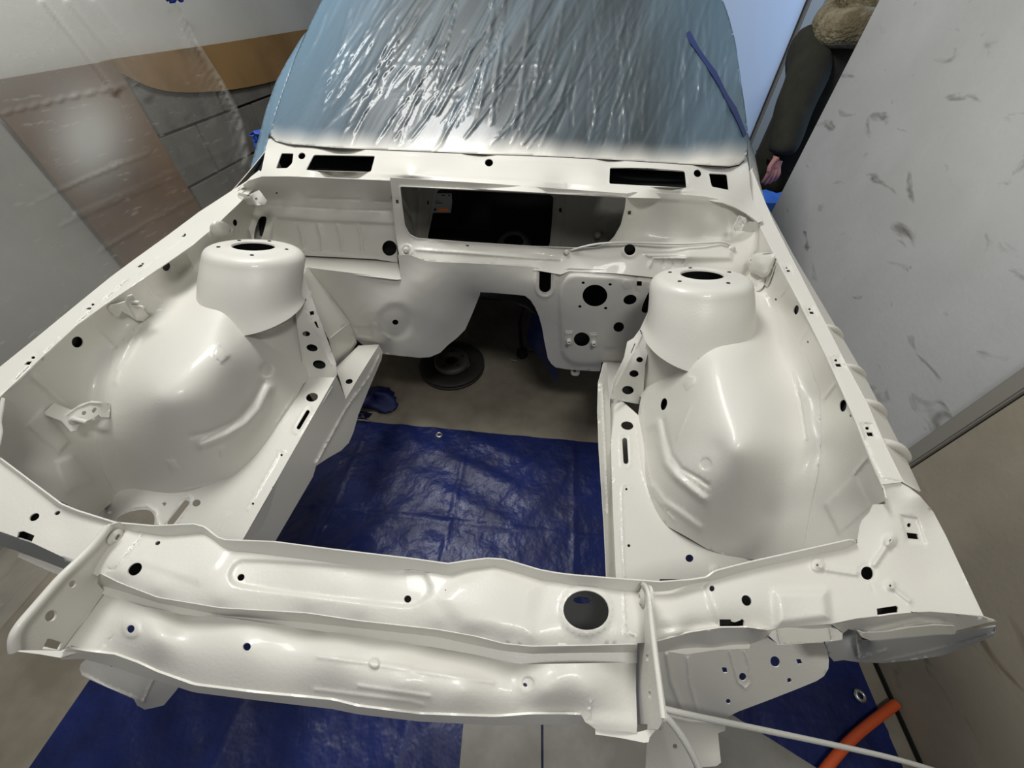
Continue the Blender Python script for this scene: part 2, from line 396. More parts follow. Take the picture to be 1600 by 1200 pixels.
def text(name, s, size, loc, mw, m, parent, ext=.0004):
    cu = bpy.data.curves.new(name, 'FONT'); cu.body = s; cu.size = size*S; cu.extrude = ext; cu.align_x = 'CENTER'; cu.align_y = 'CENTER'
    o = bpy.data.objects.new('tmp', cu); COL.objects.link(o); dg = bpy.context.evaluated_depsgraph_get()
    me = bpy.data.meshes.new_from_object(o.evaluated_get(dg)); bpy.data.objects.remove(o); me.materials.clear()
    me.transform(Matrix.Translation(Vector(loc)*S) @ mw); me.name = name
    return link(me, name, m, parent)
lb = box('label', (p0[0]-.062, p0[1]-.066, .034), (.085, .004, .034), BAG, bag, bev=.001)
text('lettering', 'ZZOL-R', .022, (p0[0]-.062, p0[1]-.0685, .034), Matrix.Rotation(math.radians(90), 4, 'X'), LETTER, lb)
# orange hose
HOSE = mat('orange_rubber', srgb(206,86,40), rough=.5, bump=.1, bscale=100)
hz = .022
pts = [hit(x, y, 'z', hz) for x, y in ((1402,1100),(1370,1122),(1335,1150),(1300,1188),(1262,1240),(1225,1320))]
pts[0][0] = 1.098
tag(curve3('air_hose', [tuple(p) for p in pts], .0100, HOSE), 'orange rubber hose across the tarpaulin beside the beige wall board', 'hose')
# ------------------------------------------------------------------ the car body shell
car = empty('car_body', (0, .9, 0))
tag(car, 'stripped car shell with its empty engine bay freshly painted off-white', 'car')
def Xm(x, y, z, s): return (s*x, y, z)
c4 = lambda L: Zc(0,340,2.857,L); c5 = lambda L: Zc(420,380,2.5,L); c6 = lambda L: Zc(920,380,2.5,L)
c7 = lambda L: Zc(0,740,2.5,L); c8 = lambda L: Zc(560,820,3.077,L); c9 = lambda L: Zc(1000,740,2.608,L)
d1 = lambda L: Zc(120,360,4,L); d2 = lambda L: Zc(1000,400,4,L); d3 = lambda L: Zc(0,560,4,L); d4 = lambda L: Zc(920,640,4,L)
d5 = lambda L: Zc(340,240,5.333,L); d6 = lambda L: Zc(940,250,5.333,L); d7 = lambda L: Zc(460,400,5,L); d8 = lambda L: Zc(820,390,5,L)
t2 = lambda L: Zc(400,180,2,L); t10 = lambda L: Zc(600,270,4,L); e7 = lambda L: Zc(1040,960,5,L)
def disc(L, i=0): return L[i]

# ---- rails (fender mounting flanges)
lipL = [(-14,634),(0,620),(60,563),(120,508),(164,476),(252,417),(301,383),(332,357),(352,338),(371,320)]
lipR = [(1384,780),(1380,764),(1350,692),(1337,659),(1290,555),(1250,475),(1210,400),(1186,351),(1176,326)]
outL = [(-16,587),(0,573),(56,528),(112,482),(171,434),(210,405),(260,369),(311,331),(371,292),(416,263),(421,246)]
outR = [(1437,768),(1410,752),(1382,695),(1355,632),(1322,570),(1290,507),(1235,400),(1205,340),(1190,304),(1176,268)]
out2R = [(1438,768),(1400,685),(1377,640),(1347,582),(1312,522),(1240,400),(1195,316),(1181,262)]
def z_at(y): return .785+max(0, y-1.0)*.12
def railK(L, zf=None): return [(p[0], p[1], 'z', (z_at(hit(*p,'z',.785)[1]) if zf is None else zf)) for p in L]
# left
tabsL = [c4([(90,610),(150,600),(190,605),(140,655),(90,660)])]
railtopL = lipL + [(409,280),(440,262),(421,246)][0:0] + [(409,282),(430,268)] + outL[::-1][0:]
def clip_holes(c, u, v, r=2.6, win=(4.2, 2.6)):
    # c centre of window, u along rail, v across (pixels)
    c, u, v = map(np.array, (c, u, v))
    return [tuple(c+a*u*win[0]+b*v*win[1]) for a, b in ((-1,-1),(1,-1),(1,1),(-1,1))]
KrL = Surf(railK(lipL)+railK(outL), 1e-7)
e6 = lambda L: Zc(0,400,5,L)
hl = [ell(*e6([(726,379)])[0], 2.6, 1.9, n=10), e6([(668,414),(690,402),(717,402),(705,420)]), ell(*e6([(259,793)])[0], 3.0, 2.2, n=10), e6([(187,848),(215,823),(250,823),(230,850)]),
      ell(223,412,2,1.4,n=8), [(214,417),(219,413.5),(224,413.5),(220,418)], ell(289,366,1.8,1.2,n=8), [(283,369.5),(287,367),(291,367),(288,370)]]
grooveL = [('line', e6([(0,1095),(225,868)]), 1.6, -.004), ('line', e6([(352,752),(710,436)]), 1.4, -.004), ('line', e6([(810,348),(1000,190)]), 1.3, -.004),
           ('line', [(216,427),(252,400)], 1.2, -.0015), ('line', [(260,394),(290,373)], 1.2, -.0015), ('line', e6([(268,757),(345,752)]), 1.2, -.0015), ('line', e6([(745,347),(805,347)]), 1.2, -.0015),
           ('poly', e6([(165,850),(265,765),(325,770),(240,850)]), 1.5, -.0012), ('poly', e6([(648,415),(735,347),(780,352),(700,418)]), 1.5, -.0012)]
sheet('fender_rail', railtopL, KrL, parent=car, holes=hl, bumps=grooveL, g=5, back=.012)
# ribs bulging under the left flange
for (x, y, r) in ((24,584,14),(72,530,12),(122,486,11),(182,434,10)):
    p = hit(x, y, 'z', .778); k = r/12
    curve3('rib', [tuple(p+np.array([.012,-.006,-.006])), tuple(p+np.array([-.006*k,0,-.004])), tuple(p+np.array([-.018*k,.006,-.014])), tuple(p+np.array([-.024*k,.008,-.045]))], .0105*k, PAINT, car)
# right
KrR = railK(lipR)+railK(outR)
def tab_r(cx, cy, w, hgt):   # recessed captive nut window
    return [('poly', [(cx-w,cy-hgt),(cx+w*.6,cy-hgt),(cx+w*1.5,cy+hgt),(cx-w*.3,cy+hgt)], 1.4, -.0035)]
tabR = [(1230,421,5,5,1.6),(1266,486,6,6,2.0),(1307,567,8,8,2.6),(1356,674,9,10,3.2)]
hr = []; br = []
for (cx, cy, w_, h_, rr) in tabR:
    hr += [ell(cx-1, cy-h_*.5, rr*1.0, rr*.8, n=10), [(cx-w_*.3,cy+h_*.15),(cx+w_*.75,cy+h_*.15),(cx+w_*1.05,cy+h_*.75),(cx,cy+h_*.75)]]; br += tab_r(cx, cy, w_*1.3, h_*1.25)
br += [('line', d2([(905,110),(1003,300)]), 1.4, -.002), ('line', d2([(1040,370),(1165,618)]), 1.4, -.002), ('line', d2([(1203,710),(1352,1032)]), 1.5, -.002), ('line', c6([(1078,775),(1142,915)]), 1.6, -.002), ('line', c6([(1142,918),(1225,932)]), 1.2, -.002),
       ('line', d2([(1003,300),(1060,308)]), 1, -.0015), ('line', d2([(1165,618),(1215,625)]), 1, -.0015), ('line', d2([(1352,1034),(1430,1048)]), 1, -.0015)]
railtopR = [(1378,757)]+lipR[1:]+[(1168,330),(1158,318),(1160,300),(1166,272),(1176,262)]+outR[::-1][0:-1]+[(1410,753)]
sheet('fender_rail', railtopR, Surf(KrR+[(1165,300,'z',.81),(1160,315,'z',.8)], 1e-7), parent=car, holes=hr, bumps=br, g=5, back=.012)
# outer ribbed strip of the right wing flange
KoR = Surf(railK(outR)+[(x, y, 'z', .752) for x, y in out2R], 1e-7)
pl2 = lambda P, n: (lambda d, A, t: np.stack([np.interp(t, d, A[:,0]), np.interp(t, d, A[:,1])], 1))(np.r_[0, np.cumsum(np.linalg.norm(np.diff(np.array(P, float), axis=0), axis=1))], np.array(P, float), np.linspace(0, float(np.sum(np.linalg.norm(np.diff(np.array(P, float), axis=0), axis=1))), n))
Aw = [hit(*p, 'z', z_at(hit(*p, 'z', .785)[1])) for p in pl2(outR, 40)]; Bw = [hit(*p, 'z', .752) for p in pl2(out2R, 40)]
strip('wing_flange', Aw, Bw, PAINT, car, n=3, th=.0016)
strip('wing_flange', np.array(Aw)*[-1,1,1]+[.004,0,-.004], np.array(Bw)*[-1,1,1]+[.004,0,-.006], PAINT, car, n=3, th=.0016)
for (P0, P1) in (((1291,509),(1311,522)), ((1322,571),(1346,583)), ((1353,627),(1377,642)), ((1386,690),(1414,710))):
    a_ = hit(*P0, 'z', .783); b_ = hit(*P1, 'z', .757); r_ = .0062 if P0[0] < 1340 else .0068
    curve3('rib', [tuple(a_+np.array([-.004,0,-.004])), tuple(a_*.8+b_*.2+np.array([0,0,.001])), tuple(a_*.2+b_*.8+np.array([.002,0,.002])), tuple(b_+np.array([.006,0,-.008]))], r_, PAINT, car)

# ---- inner skirts and wheel arches
pc = dict(arch=(.444,.545,.591), btop=(.438,.506,.585), tab=(.450,.49,.690), cr1=(.660,.475,.713), cr2=(.626,.402,.683), cr3=(.497,.373,.690),
          bc=(.437,.401,.585), be=(.473,.349,.61), sm=(.441,.332,.494), tbo=(.612,.655,.713), tb1=(.512,.596,.716), tb2=(.479,.577,.686), led=(.425,.67,.656), tri=(.428,.631,.524),
          fh1=(.649,.425,.753), fh2=(.679,.682,.755), tback=(.63,.78,.71), cm=(.56,.50,.712))
def side(s, names): return [(s*pc[n][0], pc[n][1], pc[n][2]) for n in names]
common = ['arch','btop','cr1','cr2','cr3','bc','be','sm','tb1','tb2','tri','fh1','fh2','tback','cm']
KaL = side(-1, common+['tab']) + railK(lipL[:-1]) + [(182,768,'z',.49),(272,770,'z',.49),(440,650,'z',.50),(320,760,'z',.49),
      (60,640,'x',-.625),(30,690,'x',-.62),(100,785,'x',-.60),(120,700,'x',-.625),(-10,700,'x',-.615),(140,640,'x',-.64),(230,722,'z',.56),(100,600,'x',-.645),
      (400,330,'x',-.715),(395,375,'x',-.70),(350,400,'x',-.69),(300,440,'z',.715),(190,500,'x',-.66)]
KaR = side(1, common) + railK(lipR) + [(1150,866,'z',.49),(1175,876,'z',.49),(1010,700,'z',.50),(1012,740,'z',.50),(1090,848,'z',.49),
      (1330,830,'x',.625),(1250,862,'x',.60),(1300,770,'x',.632),(1290,700,'x',.645),(1200,800,'z',.58),(1355,790,'x',.625),(1120,700,'z',.665),
      (1150,420,'x',.715),(1175,400,'x',.705),(1200,480,'x',.68),(1190,520,'z',.712),(1230,540,'x',.668)]
SaL, SaR = Surf(KaL, 6e-5), Surf(KaR, 6e-5)
crL = [(410,430),(330,435),(300,458),(262,478),(225,500),(200,522),(178,548),(170,590),(155,640),(150,700),(165,745),(180,770)]
crR = [(1130,440),(1190,448),(1215,480),(1240,520),(1262,560),(1280,612),(1284,680),(1278,740),(1265,800),(1255,862)]
skL = lipL+[(392,300),(409,280),(425,300),(424,400)]+[(x+9, y+5) for x, y in crL]+[(150,805),(96,790),(50,750),(0,714),(-16,700)]
bL = [('line', c4([(810,110),(850,190),(870,225)]), 4, .003), ('line', c4([(625,250),(680,340),(730,370)]), 5, .0035), ('line', c4([(400,450),(440,510),(500,570)]), 5, .0035),
      ('line', c4([(150,710),(210,760),(290,830)]), 9, .006), ('poly', c4([(120,930),(190,850),(310,1000),(265,1050)]), 4, .004), ('poly', c4([(250,1090),(330,1060),(420,1180),(300,1230)]), 5, .004)]
bL.append(('disc', (0,0), 9000, 1, -.0012))
sheet('inner_skirt', skL, SaL, parent=car, holes=[ell(121,534.5,9,8.7,n=24), ell(260,416.5,6,7,20,n=22), ell(367.5,348,3.6,5.4,-10,n=16), ell(433,301.8,1.8,n=8)], bumps=bL, g=7, back=.02)
skR = [(1384,780)]+lipR[1:]+[(1168,360),(1130,390)]+[(x-9, y+3) for x, y in crR]+[(1270,880),(1330,853),(1345,835),(1350,815),(1362,800),(1372,788)]
bR = [('line', c6([(775,165),(750,205)]), 3, .003), ('line', c6([(858,320),(825,385)]), 4, .0035), ('line', c6([(965,545),(920,605)]), 5, .0035), ('line', c6([(1095,830),(1035,900)]), 5, .004),
      ('poly', c6([(920,1020),(1040,900),(1100,1030),(978,1137)]), 4, .0035)]
bR.append(('disc', (0,0), 9000, 1, -.0012))
sheet('inner_skirt', skR, SaR, parent=car, holes=[ell(1244,484.3,3.8,7.6,12,n=20), ell(1317,634,5.6,9.4,6,n=20), ell(1212,468,1.4,2.2,n=8), ell(1262,534.5,1.4,2.2,n=8), ell(1328.5,650,1.6,2.4,n=8)], bumps=bR, g=7, back=.02)
arL = crL[::-1]+[(400,440),(390,485),(425,538),(455,558),(484,568),(490,590),(474,600),(465,618),(452,640),(436,664),(420,688),(398,718),(380,735),(365,744),(340,757),(310,768),(272,771),(215,769)]
bAL = [('line', [(410,598),(396,625),(380,645),(362,660),(330,674),(298,682)], 7, -.004),
       ('line', [(421,606),(405,640),(385,662),(355,680),(315,696)], 11, .011), ('line', [(180,598),(186,578),(200,560),(218,530)], 6, .003),
       ('poly', d1([(850,780),(880,710),(960,782),(905,828)]), 1.2, .0022), ('poly', d3([(1040,640),(1085,632),(1120,690),(1070,702)]), 1.2, .002), ('poly', d3([(1370,560),(1400,545),(1435,590),(1380,610)]), 1.2, .002),
       ('disc', d1([(1187,872)])[0], 10.5, 1.5, -.0025), ('line', d1([(1395,985),(1250,1200)]), 2, .0018), ('line', d1([(1430,1010),(1290,1190)]), 2, .0018), ('line', [(440,668),(420,700),(395,728),(350,752),(290,766)], 2.2, .0022),
       ('line', d1([(380,600),(330,700),(245,870)]), 3, .0022), ('noise', 38, 30, .0008)]
sheet('wheel_arch', arL, SaL, parent=car, bumps=bAL, g=6, back=.03)
arR = crR[::-1]+[(1100,460),(1094,520),(1075,555),(1050,585),(1010,605),(992,618),(1002,620),(998,640),(996,660),(998,690),(1004,730),(1010,772),(1022,800),(1042,822),(1075,840),(1105,858),(1140,870),(1190,876),(1240,872)]
bAR = [('line', c6([(290,690),(305,760),(325,830),(360,880),(430,920),(465,945)]), 6, -.004), ('line', c6([(265,700),(280,790),(300,860),(340,910),(400,960),(450,1000)]), 10, .010),
       ('line', c6([(250,950),(290,1010),(350,1050),(430,1110)]), 9, .006), ('line', c6([(205,650),(225,850),(250,980),(330,1080)]), 2.2, .0022), ('line', d2([(1040,1150),(1000,900),(960,730)]), 3, .003),
       ('poly', d2([(270,790),(300,745),(345,760),(340,800),(290,835)]), 1.4, .0022), ('disc', d4([(730,340)])[0], 9, 1.5, -.0018), ('line', c6([(395,640),(345,760)]), 3, .0015), ('noise', 38, 30, .0007)]
sheet('wheel_arch', arR, SaR, parent=car, holes=[ell(1037,631.5,5.2,9.6,12,n=22)], bumps=bAR, g=6, back=.03)

# ---- strut towers (leaning turrets with pressed rims)
def tower(s, tilt):
    T = np.array([s*.501,.752,.780]); B = np.array([s*.512,.69,.695]); D = np.array([s*.513,.674,.672])
    n1 = np.array([s*-.10,.28,1.]); n1 /= np.linalg.norm(n1); V = []; F = []; n = 72
    prof = [(T,.0415,-.004),(T,.0425,.0015),(T,.0460,.0015),(T,.0480,-.0015),(T,.070,-.003),(T,.084,-.004),(T,.093,-.008),(T,.100,-.016),(T,.1035,-.028)]
    rings = []
    u = np.cross((0,1,0), n1); u /= np.linalg.norm(u); v = np.cross(n1, u)
    for (c, r, h) in prof: rings.append([c+n1*h+u*r*math.cos(t)+v*r*math.sin(t) for t in np.linspace(0,2*math.pi,n,endpoint=False)])
    last = rings[-1]
    for k, (c, r) in enumerate(((T*.5+B*.5, .105),(B,.109),(B*.5+D*.5,.113),(D,.118))):
        wgt = (k+1)/4; uu = u*(1-wgt)+np.array([1,0,0])*wgt; vv = v*(1-wgt)+np.array([0,1,0])*wgt
        rings.append([c+uu*r*math.cos(t)+vv*r*math.sin(t)*1.0 for t in np.linspace(0,2*math.pi,n,endpoint=False)])
    for r in rings: V += r
    for j in range(len(rings)-1):
        for i in range(n): F.append((j*n+i, j*n+(i+1) % n, (j+1)*n+(i+1) % n, (j+1)*n+i))
    o = mesh('strut_tower', V, F, PAINT, car)
    bm = bmesh.new(); bm.from_mesh(o.data); bmesh.ops.recalc_face_normals(bm, faces=bm.faces); bm.to_mesh(o.data); bm.free()
    md = o.modifiers.new('smooth', 'SUBSURF'); md.levels = md.render_levels = 1
    # black cup below the hole, coloured for the shade in the well
    lathe('strut_well', [(.0422,-.003),(.060,-.03),(.060,-.16),(.0001,-.16)], T, n1, BLACK, o, n=32)
    for a in (20, 95, 150, 215, 300):
        a = math.radians(a); c = T+n1*-.0018+(u*math.cos(a)+v*math.sin(a))*.066
        lathe('stud_hole', [(.0001,.0003),(.0036,.0003),(.0042,-.001)], c, n1, BLACK, o, n=14)
    return o
tower(-1, 0); tower(1, 0)

# ---- gusset plates between towers and frame rails
gL = c4([(1262,262),(1278,240),(1325,213),(1345,230),(1500,650),(1505,700),(1500,712),(1390,722),(1362,700),(1350,640),(1300,300)])
hG = [ell(*c4([(1367,519)])[0],6.2,4.2,8), ell(*c4([(1393,582)])[0],8.8,5.6,12), ell(*c4([(1425,656)])[0],10.2,6.6,10), ell(*c4([(1294,275)])[0],1.6,1.8,n=8), ell(*c4([(1333,258)])[0],1.3,1.4,n=8), ell(*c4([(1364,367)])[0],1.2,2.2,n=8),
      c4([(1382,420),(1400,416),(1404,432),(1386,436)]), c4([(1402,466),(1412,462),(1424,494),(1414,490)])]
KgL = [(442,430,'x',-.425),(470,416,'x',-.42),(524,580,'x',-.352),(525,588,'x',-.352),(486,590,'z',.494),(474,570,'x',-.43),(498,570,'x',-.396),(478,521,'x',-.402)]
sheet('gusset_plate', gL, KgL, parent=car, holes=hG, bumps=[('line', c4([(1320,270),(1360,400),(1480,660)]), 2.2, .002),('line', c4([(1282,300),(1330,470),(1352,620)]), 2.2, .0016)], g=5, back=.022)
gR = d8([(1060,330),(1030,330),(990,430),(900,620),(850,690),(800,720),(775,840),(700,1010),(680,1080),(672,1165),(720,1175),(850,1200),(910,1210),(925,1120),(940,900),(1010,600),(1070,430)])
hGR = [ell(*d8([(897,861)])[0],5.3,4.4,0), ell(*d8([(853,970)])[0],7.2,5.6,0), ell(*d8([(805,1098)])[0],9,6.6,5), slot(d8([(980,492)])[0], d8([(1000,450)])[0], 2.8), d8([(898,628),(904,625),(918,658),(912,662)]), d8([(858,732),(864,735),(833,808),(826,808)]), d8([(935,560),(958,515),(966,518),(945,570)])]
KgR = [(1031,458,'x',.425),(1020,470,'x',.42),(958,600,'x',.352),(955,622,'x',.350),(1002,628,'z',.496),(1006,612,'x',.43),(981,610,'x',.396),(1000,562,'x',.404),(975,552,'x',.37)]
sheet('gusset_plate', gR, KgR, parent=car, holes=hGR, bumps=[('line', d8([(1020,420),(900,700),(720,1060)]), 2, .002)], g=5, back=.022)
# recessed webs under the ledge of each tower
KwL = side(-1, ['tb2','led','tri','arch'])
sheet('tower_web', [(366,505),(385,492),(420,480),(458,470),(478,500),(478,575),(462,572),(440,560),(415,545),(395,528)], [(-.479,.582,.68),(-.425,.66,.645),(-.432,.640,.524),(-.455,.60,.60)], parent=car, g=6,
      bumps=[('line', d1([(1010,615),(1200,580),(1345,515)]), 2.4, .004), ('line', d1([(1060,640),(1200,620),(1350,560)]), 2, .003)])
sheet('tower_web', [(1092,560),(1078,548),(1050,540),(1014,520),(1004,560),(998,622),(1012,618),(1045,604),(1070,588)], [(.479,.582,.68),(.425,.66,.645),(.432,.640,.524),(.455,.60,.60)], parent=car, g=6,
      bumps=[('line', d2([(85,560),(190,640),(320,680)]), 3, .004)])

# ---- frame rails
rlL = [(484,590),(525,587),(427,760),(380,842),(360,880),(120,860),(130,800),(165,776),(168,770),(215,755),(272,757),(305,756),(335,747),(358,734),(372,726),(390,709),(412,680),(428,656),(444,632),(458,610)]
KfL = [(525,588,'z',.49),(427,760,'z',.49),(380,840,'z',.485),(182,768,'z',.488),(300,840,'z',.47),(470,610,'z',.494),(272,770,'z',.49)]
hF = [ell(487.5,620.7,9.4,6.8,-12), slot((466.5,668),(481,643.5),3.0), ell(440,710.8,1.9,1.9,n=10), ell(395.3,787,1.9,n=10), ell(307,786,6.5,5.2,-25), slot((266,818),(291,786),4.6),
      smooth(d3([(725,1002),(790,965),(870,945),(930,945),(965,975),(968,1030),(950,1080),(850,1100),(740,1080)]), it=2), ell(*d3([(683,963)])[0],4,2.4,n=12), d3([(1012,905),(1030,898),(1042,905),(1028,925)]),
      ell(428,762,2.6,3.8,30,n=10)]
bF = [('line', slot((464.5,671),(483,640),7)+[slot((464.5,671),(483,640),7)[0]], 2, .0016), ('line', d3([(735,990),(830,930),(920,922),(975,960),(985,1040)]), 3.5, .003), ('line', d3([(1025,1035),(1140,880),(1185,862),(1195,900),(1100,1040)]), 2.4, .003),
      ('line', c4([(1270,1040),(1245,1045),(1235,1075),(1100,1300)]), 1.8, .0016), ('line', d3([(1320,1110),(1420,980)]), 5, .002)]
sheet('frame_rail', rlL, KfL, parent=car, holes=hF, bumps=bF, g=6)
rlR = [(955,612),(990,642),(1004,655),(1010,690),(1016,728),(1022,766),(1034,790),(1052,810),(1083,828),(1110,845),(1143,857),(1195,862),(1210,885),(1130,930),(1000,935),(966,930),(962,900),(957,780),(954,680)]
KfR = [(955,620,'z',.49),(957,780,'z',.488),(963,915,'z',.485),(1175,876,'z',.488),(1000,660,'z',.494),(1100,900,'z',.475)]
hFR = [ell(980,665,9.6,6.6,8), slot((976,688),(978,721),3.9), ell(978.7,764.2,1.9,n=10), ell(982.6,852.5,2.4,n=10), ell(1077.3,872.3,6.2,5.8,10)]
bFR = [('line', slot((976,686),(978,723),8)+[slot((976,686),(978,723),8)[0]], 2, .0016), ('line', d4([(270,490),(245,465),(215,475),(205,520),(222,1060)]), 1.8, .0016), ('disc', d4([(792,1000)])[0], 7, 2.5, .004), ('line', d4([(300,90),(330,380),(400,600),(560,740)]), 1.6, .0016)]
sheet('frame_rail', rlR, KfR, parent=car, holes=hFR, bumps=bFR, g=6)
# closing boxes of the rails (sides and bottoms)
for s in (-1, 1):
    xi = .350*s; A = [(xi, y, .487) for y in np.linspace(.10, .60, 8)]; B = [(xi+.0*s, y, .395) for y in np.linspace(.10, .60, 8)]
    C_ = [(s*.425, y, .395) for y in np.linspace(.10, .60, 8)]; D_ = [(s*.430, y, .47) for y in np.linspace(.10, .60, 8)]
    strip('rail_side', A, B, PAINT, car, n=3, th=.002); strip('rail_bottom', B, C_, PAINT, car, n=2, th=.002); strip('rail_liner', C_, D_, DARK, car, n=2, th=.002)
# left rail side: flared web running back to the firewall
fin = [(525,587),(531,600),(540,624),(560,590),(592,539),(598,550),(596,562),(578,604),(560,648),(552,676),(545,692),(533,704),(512,716),(494,728),(489,745),(430,846),(380,842),(402,806),(427,760)]
KfinL = [(525,588,'x',-.350),(427,760,'x',-.350),(380,842,'x',-.350),(540,624,'x',-.343),(592,539,'x',-.335),(495,728,'x',-.330),(430,846,'x',-.345),(552,676,'x',-.325),(598,556,'x',-.328)]
sheet('rail_web', fin, KfinL, parent=car, bumps=[('line', c5([(432,440),(395,520),(300,650),(185,865)]), 2, .003)], g=6)
fr2 = [(943,567),(940,580),(935,598),(934,640),(936,700),(940,760),(944,820),(948,905),(962,905),(957,780),(954,690),(954,640),(950,600),(948,567)]
sheet('rail_web', fr2, [(945,567,'x',.335),(936,640,'x',.318),(940,760,'x',.322),(948,905,'x',.330),(962,905,'x',.352),(955,640,'x',.352),(957,780,'x',.352)], parent=car, g=4, bumps=[('line', [(941,600),(946,700),(950,800)], 2, .004)])
# rear rails stepping down to the firewall
sheet('rear_rail', [(560,540),(592,538),(540,624),(530,590),(524,575)], [(560,540,'z',.365),(592,538,'z',.365),(540,624,'z',.40)], parent=car, holes=[ell(545.5,596,5.6,4,-12)], g=5, back=.02)
sheet('rear_rail', [(943,565),(976,567),(954,616),(952,660),(944,640)], [(943,566,'z',.365),(975,567,'z',.365),(952,625,'z',.40)], parent=car, g=5)
sheet('rail_side', [(546,504),(558,535),(533,580),(524,568),(514,530)], [(546,504,'y',.915),(558,535,'y',.905),(530,572,'y',.80),(514,530,'y',.79)], parent=car, g=5, bumps=[('line', [(556,530),(535,574)], 1.6, .003)])
sheet('side_facet', [(468,422),(483,417),(547,504),(515,532),(488,480)], [(472,428,'y',.86),(483,419,'y',.925),(546,504,'y',.918),(514,530,'y',.79)], parent=car, g=6, bumps=[('line', d7([(120,95),(435,520)]), 1.8, .003)])
def pline(P, n):
    P = np.array(P); d = np.r_[0, np.cumsum(np.linalg.norm(np.diff(P, axis=0), axis=1))]; t = np.linspace(0, d[-1], n)
    return np.stack([np.interp(t, d, P[:,0]), np.interp(t, d, P[:,1])], 1)
# ---- firewall with tunnel mouth
yK = lambda L, v: [(x, y, 'y', v) for x, y in L]
zK = lambda L, v: [(x, y, 'z', v) for x, y in L]
fw = [(482,418),(626,436)]+[(622,398),(640,398),(667,408),(700,410),(760,412),(842,418),(878,424),(889,419),(960,422),(1041,431),(1075,445)]+[(1030,540),(976,568),(940,566),(938,580),(928,580),(885,577),(868,574),(861,568),(856,560),(853,545),(850,530),(847,512),(842,494),(836,480),(829,469),(820,462),(800,460),(770,457.5),(750,456.5),(750,460),(746,470),(738,490),(727,515),(714,528),(700,539),(688,551),(672,558),(655,559),(625,556),(600,553),(578,548),(556,530),(546,504),(520,468)]
Kfw = yK([(482,418),(626,436),(546,504),(660,412)],.92)+yK([(556,530),(590,545)],.915)+yK([(600,500),(640,510)],.885)+yK([(660,556),(625,554)],.875)+yK([(690,500)],.90)+yK([(700,539)],.915)+yK([(727,515)],.95)+yK([(747,468)],.935)+yK([(752,457)],.915) + \
      yK([(700,452),(780,457),(820,462),(650,440),(730,430),(830,440)],.905)+yK([(842,420),(900,422),(1041,433),(880,424)],.925)+yK([(930,460),(900,500),(960,500),(900,560),(940,566),(990,560)],.915)+yK([(853,545),(849,520)],.935)+yK([(838,482)],.92)+yK([(865,570)],.93)
pan = smooth(d8([(295,900),(275,600),(270,330),(290,240),(350,190),(500,195),(830,215),(1060,250),(1300,300),(1300,880),(600,900)]), it=2)
hFW = [ell(929.6,462,19.4,17.2,n=36), ell(911.2,442,2.6,2.2,n=10), ell(953.4,444.6,2.7,2.2,n=10), ell(906,479,2.6,2.2,n=10), ell(946.4,481.6,2.6,2.2,n=10), ell(984.4,468.4,10.4,7.8,-12), ell(966.8,511.2,8.4,7.8,-20), ell(909,530.4,12.4,11,n=28),
       d8([(875,246),(915,248),(914,286),(874,284)]), slot((852,426),(851.5,448),9.2), smooth(d8([(1062,268),(1012,270),(980,310),(940,385),(912,460),(914,490),(955,502),(1010,420),(1075,300)]), it=1), ell(617.6,503.6,4.8,4.2)]
bFW = [('poly', pan, 5, .010), ('line', slot((852,424),(851.5,450),14)[0:99]+[slot((852,424),(851.5,450),14)[0]], 4, .004), ('disc', (617,503), 26, 6, -.008), ('line', d7([(640,540),(680,600),(740,640)]), 5, .006),
       ('disc', d8([(797,272)])[0], 7, 3, .002), ('line', d8([(865,330),(870,200)]), 3, -.003), ('line', d8([(980,300),(1010,262),(1080,250)]), 3, .004), ('poly', d7([(470,555),(600,560),(615,640),(490,620)]), 3, -.005), ('noise', 9, 7, .0004),
       ('poly', d8([(620,770),(790,760),(790,890),(600,890)]), 3, -.006)]
fwo, Sfw = sheet('firewall', fw, Kfw, parent=car, holes=hFW, bumps=bFW, g=5)
# overlapping seam above the firewall
# nut strips and studs beside the column hole
for (cx, cy) in ((888.8,530),(927.5,533)):
    K = Sfw; c = [(cx-6,cy-13),(cx+6,cy-13),(cx+5,cy+10),(cx-6,cy+10)]
    o, _ = sheet('nut_plate', c, Surf([tuple(K.pt(p, .012)[0]) for p in c]), parent=car, g=4, bumps=[('line', [(cx-6,cy-9),(cx+6,cy-9)], 2, .003),('line', [(cx-6,cy+7),(cx+6,cy+7)], 2, .003)])
    p = K.pt((cx, cy+2), .012)[0]; n_ = np.array([0,-1.,.15])
    lathe('nut', [(.0085,0),(.0085,.004),(.006,.006),(.006,.014),(.0035,.014),(.0033,.002)], p, n_, PAINT, o, n=6 if False else 16)
# drain tab at the firewall foot
o, _ = sheet('bracket_tab', smooth(d8([(365,905),(430,905),(430,965),(415,988),(370,985),(356,960)]), it=1), yK([(892,572),(905,572),(903,586)],.93), parent=car, holes=[ell(898,580,2.4,2.4,n=12)], g=4)
